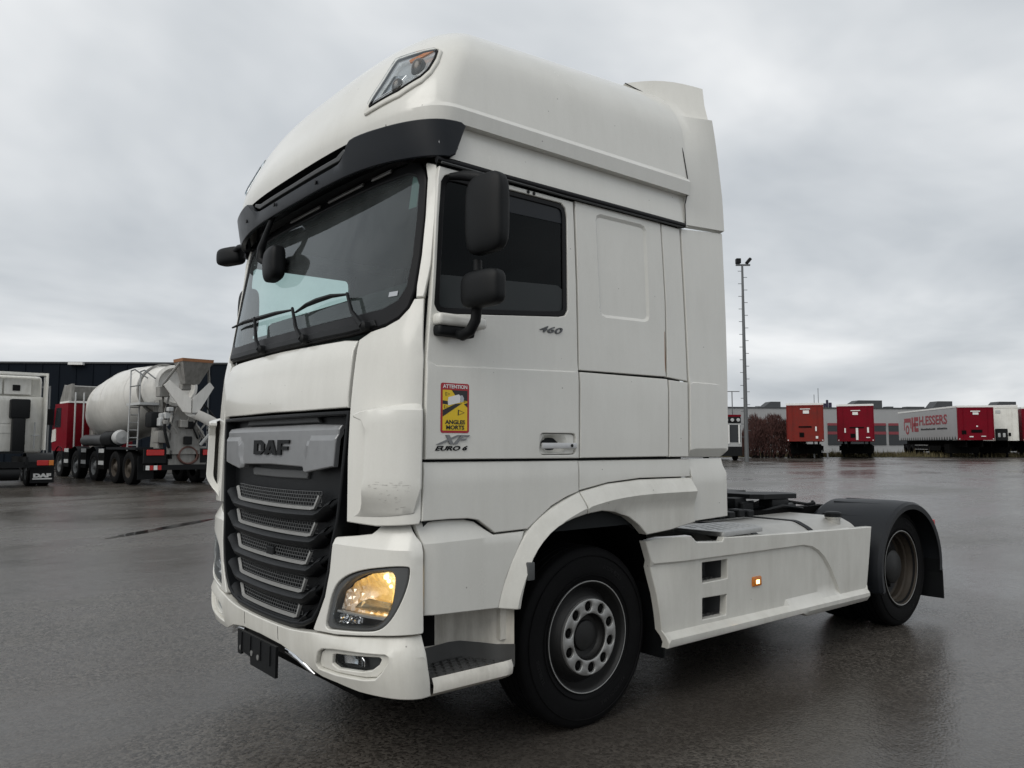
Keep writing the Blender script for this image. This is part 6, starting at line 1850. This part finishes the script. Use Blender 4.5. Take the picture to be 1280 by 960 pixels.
for (u_, d_, h_, nm, lb) in ((15.5 / 961 * 0 + 0.2867, 92, 7.3, 'street_lamp', 'far double-armed street lamp beside the cab'), (0.3216, 110, 6.4, 'street_lamp', 'far small street lamp above the grey building')):
    sl = place(nm, u_ * d_, d_, 0, lb, 'street lamp', 'far street lamps')
    G().tube([(0, 0, 0), (0, 0, h_)], 0.06, 6).obj('pole', GALV, sl, 40)
    G().box(-0.55 if d_ > 100 else -1.0, 0.9 if d_ < 100 else 0.1, -0.05, 0.05, h_ - 0.05, h_ + 0.04).obj('lamp_arm', GALV, sl, 0)

bus = place('lorry', 14.55, 53.0, R(-4), 'lorry front with red roof board, partly hidden behind the truck cab', 'lorry')
G().rbox(-1.25, 1.25, 0, 5.5, 0.55, 3.0, 0.12, 2).obj('body', LGREY, bus, 40)
G().rbox(-1.2, 1.2, -0.06, 0.5, 2.55, 3.0, 0.08, 2).obj('roof_board', BLACK, bus, 40)
G().box(-1.2, 1.2, -0.05, 1.2, 3.0, 3.14).obj('roof', TRED, bus, 0)
for k in range(6): G().lathe([(0.12, 0), (0.12, -0.05), (0, -0.06)], (-1.0 + 0.4 * k, -0.06, 2.78), 'y', 12).obj('roof_lamp', LGREY, bus, 40)
G().box(-1.15, 1.15, -0.03, 0.02, 1.25, 2.45).obj('windscreen', FBLACK, bus, 0)
for x in (-0.55, 0.35, 1.05): G().box(x - 0.05, x + 0.05, -0.06, -0.03, 1.15, 2.45).obj('pillar', WHT, bus, 0)
G().box(-1.22, 1.22, -0.08, 0.3, 0.30, 0.95).obj('bumper', BLACK, bus, 0)
for x in (-1.0, 1.0): lwheel(bus, x, 1.2, 0.5, 0.3, 1).rotation_euler = (0, 0, PI / 2)

# grass verge and shrub
GRASSM = mat_plain('winter_grass', (0.060, 0.058, 0.022), 0.9, var=0.5, scale=1.2)
verge = sheet('verge', 14, 60, [63.5, 66, 72, 79], GRASSM, 0.03, 40, 'structure', 0.5)
tag(verge, 'strip of winter grass in front of the grey building')
rnd = random.Random(5)
v = []; f = []
for k in range(5200):
    r = rnd.uniform(15, 52); d = rnd.uniform(63.2, 72); p = yard(r, d); h_ = rnd.uniform(0.12, 0.5) * (1.6 if rnd.random() < .12 else 1)
    a = rnd.uniform(0, PI); w = 0.05
    dx, dy = math.cos(a) * w, math.sin(a) * w
    b = len(v)
    v += [(p.x - dx, p.y - dy, p.z), (p.x + dx, p.y + dy, p.z), (p.x + rnd.uniform(-.12, .12), p.y + rnd.uniform(-.12, .12), p.z + h_)]
    f.append((b, b + 1, b + 2))
tag(mesh_obj('grass', v, f, mat_plain('dry_grass', (0.105, 0.088, 0.042), 0.9, var=0.5, scale=0.8), None, 0), 'tufts of dry winter grass on the verge', 'grass', None, 'stuff')
bush = place('bush', 20.3, 61.0, 0, 'big bare reddish brown bush beside the mast', 'bush')
TWIG = mat_plain('bush_twigs', (0.060, 0.024, 0.020), 0.9, var=0.6, scale=2.0)
TWIGD = mat_plain('bush_stems', (0.022, 0.015, 0.013), 0.9, var=0.4)
v = []; f = []
def top(x): return 3.55 * (1 - ((x - 0.2) / 2.45) ** 4) ** 0.5 * (0.86 + 0.09 * math.sin(x * 4.1) + 0.05 * math.sin(x * 9.7 + 1)) if abs(x - 0.2) < 2.44 else 0.3
for k in range(15000):
    x = rnd.uniform(-2.2, 2.6); y = rnd.uniform(-1.4, 1.4)
    tz = top(x) * (1 - (y / 1.9) ** 4)
    z = tz * rnd.random() ** 0.55
    a = rnd.gauss(PI / 2, 0.45); az = rnd.uniform(0, 2 * PI); L = rnd.uniform(0.15, 0.42); w = rnd.uniform(0.015, 0.04)
    e_ = (x + L * math.cos(a) * math.cos(az), y + L * math.cos(a) * math.sin(az), z + L * math.sin(a))
    b = len(v); px, py = -math.sin(az + 1.5) * w, math.cos(az + 1.5) * w
    v += [(x - px, y - py, z), (x + px, y + py, z), e_]; f.append((b, b + 1, b + 2))
mesh_obj('crown', v, f, TWIG, bush, 0)
g = G()
for k in range(46):
    x = rnd.uniform(-1.9, 2.3); y = rnd.uniform(-1, 1); tz = top(x) * 0.8
    g.tube([(x * 0.7, y * 0.6, 0), (x * 0.85, y * .8, tz * .5), (x + rnd.uniform(-.2, .2), y, tz)], [0.05, 0.03, 0.008], 4, False)
g.obj('stems', TWIGD, bush, 0)

def trailer(name, r, d, turn, red, label, group, kind='box', length=12.5, w=2.55, roofz=4.0, floor=1.15, scale=1.0):
    """local y runs away from the viewer, the front bulkhead at y=0"""
    t = place(name, r, d, turn, label, 'trailer', group, scale)
    hw = w / 2
    if kind == 'curtain':
        G().box(-hw, hw, 0.0, 0.12, floor, roofz).obj('bulkhead', red, t, 0)
        G().box(-hw, hw, 0.12, length, floor + 0.05, roofz - 0.02).obj('curtain', CURT, t, 0)
    else:
        G().box(-hw, hw, 0.0, length, floor, roofz).obj('box', red, t, 0)
    G().box(-hw - 0.02, hw + 0.02, -0.02, length + 0.02, roofz, roofz + 0.14).obj('roof_edge', WHT, t, 0)
    for x in (-hw + 0.42, hw - 0.42): G().box(x - 0.02, x + 0.02, -0.035, 0.0, floor + 0.15, roofz - 0.05).obj('bulkhead_rib', red, t, 0)
    G().box(-hw, hw, -0.03, 0.0, roofz - 0.10, roofz - 0.02).obj('bulkhead_rib', red, t, 0)
    for s in (-1, 1): G().box(s * 0.55, s * 0.62, 0.3, length, 0.85, floor).obj('chassis_rail', DARK, t, 0)
    for yy in (length - 4.2, length - 2.9, length - 1.6):
        for s in (-1, 1):
            ww = lwheel(t, s * (hw - 0.2), yy, 0.5, 0.38, s); ww.rotation_euler = (0, 0, PI / 2)
    for s in (-1, 1):
        G().box(s * 0.85, s * 0.99, 2.3, 2.45, 0.05, floor).obj('landing_leg', DARK, t, 0)
        G().box(s * (hw - 0.03), s * hw, 3.4, length - 5.0, 0.55, 0.95).obj('side_guard', DARK, t, 0)
    for s in (-1, 1):
        G().box(s * (hw - 0.12), s * (hw - 0.04), -0.04, -0.03, floor + 0.05, floor + 0.12).obj('marker_lamp', WHT, t, 0)
        G().tube([(s * (hw - 0.02), -0.02, floor), (s * (hw - 0.02), -0.02, roofz)], 0.035, 6).obj('corner_post', red, t, 40)
    G().box(-1.1, 1.1, 2.2, 3.2, 0.35, 1.1).obj('underbody', DARK, t, 0)
    G().box(-1.1, 1.1, length - 5, length - 0.5, 0.45, 1.1).obj('underbody', DARK, t, 0)
    return t
def front_kit(t, red, z0, z1, plates, hatch, pipe):
    for (x0, x1, a, b, m, nm) in plates: G().box(x0, x1, -0.045, -0.03, a, b).obj(nm, m, t, 0)

A = trailer('trailer', 21.70, 57.0, R(-21.2), TRED2, 'faded red box trailer beside the bare bush', 'parked red trailers', roofz=3.98, floor=1.30)
front_kit(A, TRED2, 0, 0, [(-0.12, 0.30, 3.35, 3.58, WHT, 'sign_plate'), (-0.32, 0.38, 3.66, 3.72, WHT, 'sign_text'), (-0.45, 0.45, 2.32, 2.42, DARK, 'coupling_rail'), (-0.40, -0.08, 1.62, 1.95, DARK, 'socket_box'), (0.70, 0.80, 2.05, 2.38, WHT, 'marking'), (0.72, 0.88, 1.50, 1.68, WHT, 'marking')], None, None)
B = trailer('trailer', 26.10, 58.5, R(-24.6), TRED, 'bright red box trailer standing between the faded one and the grey building', 'parked red trailers', roofz=3.98, floor=1.30)
front_kit(B, TRED, 0, 0, [(-0.18, 0.20, 3.30, 3.52, WHT, 'sign_plate'), (-0.30, 0.36, 3.60, 3.66, WHT, 'sign_text'), (-0.42, 0.58, 2.30, 2.38, DARK, 'coupling_rail'), (-0.36, -0.02, 1.58, 1.88, DARK, 'socket_box'), (0.02, 0.18, 1.40, 2.30, WHT, 'marking'), (-0.78, -0.68, 1.95, 2.30, WHT, 'marking'), (0.80, 0.92, 1.95, 2.35, WHT, 'marking'), (0.72, 0.98, 1.55, 1.62, WHT, 'marking')], None, None)
Ct = trailer('trailer', 36.15, 60.0, R(-7.5), TRED, 'curtain-sided trailer with grey printed side and red front', 'parked red trailers', 'curtain', 12.6, 2.62, 3.95, 1.40)
front_kit(Ct, TRED, 0, 0, [(-0.20, 0.22, 3.38, 3.55, WHT, 'sign_plate'), (-0.36, 0.34, 3.60, 3.68, WHT, 'sign_text'), (-0.35, 0.45, 1.98, 2.20, DARK, 'coupling_rail'), (-1.05, -0.72, 1.85, 2.15, DARK, 'socket_box'), (-0.50, -0.22, 1.62, 1.70, WHT, 'marking'), (0.35, 0.70, 1.66, 1.72, WHT, 'marking'), (0.02, 0.14, 2.42, 2.52, WHT, 'marking')], None, None)
# printed curtain, on the trailer's near side (x = -hw)
cx0 = -1.31
SC = lambda a, b: (cx0 - 0.012, a, b)
def on_curtain(yfront, yback, z0, z1, s, m, fat, nm):
    v, f = text_geo(s, 1.0, 0.004, 0, 1.0, fat)
    x0 = min(p[0] for p in v); x1 = max(p[0] for p in v); y0 = min(p[1] for p in v); y1 = max(p[1] for p in v)
    # seen from outside, letters run from the far end towards the front
    out = [(cx0 - 0.015 - p[2], yback + (p[0] - x0) / (x1 - x0) * (yfront - yback), z0 + (p[1] - y0) / (y1 - y0) * (z1 - z0)) for p in v]
    return mesh_obj(nm, out, f, m, Ct, 0)
on_curtain(1.9, 7.6, 2.70, 3.50, 'H.ESSERS', PRINT, 0.022, 'curtain_lettering')
rl = random.Random(2)
yy = 7.3
while yy > 2.0:                                       # the small second line is too far away to read
    w_ = rl.uniform(0.10, 0.26)
    G().box(cx0 - 0.018, cx0 - 0.006, yy - w_, yy, 2.29, 2.29 + rl.uniform(0.09, 0.15)).obj('curtain_small_print', PRINTB, Ct, 0)
    yy -= w_ + rl.uniform(0.03, 0.07)
    if 4.2 < yy < 4.5: yy -= 0.35
for (ya, yb, za, zb) in ((7.85, 8.75, 3.12, 3.48), (7.85, 8.75, 2.68, 2.96), (7.85, 8.75, 2.18, 2.50), (8.45, 8.75, 2.5, 3.12), (9.0, 9.35, 2.18, 3.48), (8.75, 9.0, 2.68, 2.96), (9.55, 11.1, 3.05, 3.42), (11.05, 11.2, 2.35, 3.1), (9.5, 9.65, 2.5, 3.1)):
    G().box(cx0 - 0.02, cx0 - 0.005, ya, yb, za, zb).obj('curtain_logo', PRINT, Ct, 0)
G().lathe([(0.42, 0), (0.42, -0.012), (0.24, -0.012), (0.24, 0)], (cx0 - 0.006, 10.4, 2.38), 'x', 24).obj('curtain_logo', PRINT, Ct, 0)
for k in range(24):
    y = 0.4 + k * 0.5
    g = G(); g.prism([(y, 1.42), (y + 0.24, 1.42), (y + 0.16, 1.68), (y + 0.08, 1.68)], lambda a, b: (cx0 - 0.006, a, b), lambda a, b: (cx0 - 0.016, a, b)); g.obj('curtain_strap', PRINTB, Ct, 0)
G().box(cx0 - 0.01, cx0 + 0.03, 6.0, 8.8, 0.62, 0.66).obj('guard_rail', LGREY, Ct, 0); G().box(cx0 - 0.01, cx0 + 0.03, 6.0, 8.8, 0.98, 1.02).obj('guard_rail', LGREY, Ct, 0)
Wt = trailer('trailer', 39.0, 61.5, R(-20), TWHITE, 'white box trailer with a cooling unit on its front', None, roofz=4.05, floor=1.35, w=2.5)
front_kit(Wt, TWHITE, 0, 0, [(-0.30, 0.05, 3.55, 3.78, LGREY, 'sign_plate'), (0.55, 0.72, 1.72, 1.98, DARK, 'marking'), (-1.05, -0.92, 1.42, 1.50, ORANGE, 'marking')], None, None)
G().rbox(-0.38, 0.42, -0.42, -0.03, 1.35, 2.30, 0.04, 1).obj('cooling_unit', BLACK, Wt, 30)
for x in (-0.18, 0.16): G().rbox(x - 0.09, x + 0.09, -0.44, -0.40, 1.62, 1.95, 0.02, 1).obj('unit_panel', LGREY, Wt, 30)
Et = trailer('trailer', 42.6, 62.0, R(-22), TRED, 'red trailer cut off by the edge of the picture', 'parked red trailers', roofz=3.95, floor=1.35)
bar_ = place('barrier', 24.2, 60.5, 0, 'low white barrier rail between the two red trailers', 'barrier')
G().rbox(-0.65, 0.7, 0, 0.12, 0.40, 0.62, 0.02, 1).obj('rail', WHT, bar_, 30)
for x in (-0.5, 0.55): G().box(x - 0.05, x + 0.05, 0.02, 0.1, 0, 0.4).obj('foot', LGREY, bar_, 0)

# grey building with saw-tooth roof lights
bd = place('grey_building', 46.0, 96.0, R(6), 'long grey industrial building with dark saw-tooth roof lights', 'building')
G().box(-48, 62, 0, 25, -0.5, 5.42).obj('wall', MGREY, bd, 0)
G().box(-48.1, 62, -0.1, 0.2, 5.42, 5.56).obj('parapet', DGREY, bd, 0)
for k in range(8):
    z0 = 3.05; z1 = 3.35
    G().box(-7 + k * 8.0, 0.6 + k * 8.0, -0.15, 0.0, 3.3, 3.6).obj('red_band', FRED, bd, 0)
    G().box(-7 + k * 8.0, 0.6 + k * 8.0, -0.10, 0.0, 2.55, 3.3).obj('window', FBLACK, bd, 0)
    G().box(-7 + k * 8.0, 0.6 + k * 8.0, -0.15, 0.0, 2.2, 2.55).obj('red_band', FRED, bd, 0)
    G().box(-7 + k * 8.0, 0.6 + k * 8.0, -0.10, 0.0, 0.9, 2.2).obj('window', FBLACK, bd, 0)
for (x0, x1, h_, k_) in ((-14.8, -12.5, 0.72, .45), (-3.9, 0.9, 0.95, .35), (7.6, 10.4, 0.90, .3), (15.9, 19.2, 0.90, .3), (27, 30, 0.9, .3)):
    g = G(); g.prism([(x0, 5.5), (x1, 5.5), (x1, 5.56 + h_), (x0 + (x1 - x0) * k_, 5.56 + h_)], lambda x, z: (x, 1, z), lambda x, z: (x, 2.6, z)); g.obj('roof_light', DGREY, bd, 0)
for (x0, x1) in ((4.2, 6.6), (14.0, 16.5), (1.6, 2.4)): G().box(x0, x1, 1, 2, 5.5, 5.75).obj('roof_unit', DGREY, bd, 0)
for (x0, z0) in ((-3.6, 3.7), (3.3, 3.9)): G().box(x0, x0 + 0.7, -0.12, 0.0, z0 + 0.1, z0 + 0.7).obj('window', FBLACK, bd, 0)
G().box(4.3, 4.75, -0.14, 0.0, 3.75, 5.0).obj('wall_sign', WHT, bd, 0)
# rooftop letters, seen small from the yard
for k, (dx, wd, hg) in enumerate(((0, .34, .5), (.4, .34, .5), (.8, .34, .5), (1.2, .34, .5), (1.56, .30, .95), (1.9, .40, .6))):
    G().rbox(-8.45 + dx, -8.45 + dx + wd, 0.3, 0.45, 5.56, 5.6 + hg * 0.95, 0.05, 1).obj('sign_letter', PURPLE, bd, 30)
for x, h_ in ((-8.1, 7.2), (-7.55, 8.0)): G().tube([(x, 1, 5.5), (x, 1, h_)], 0.035, 5).obj('antenna', DGREY, bd, 40)
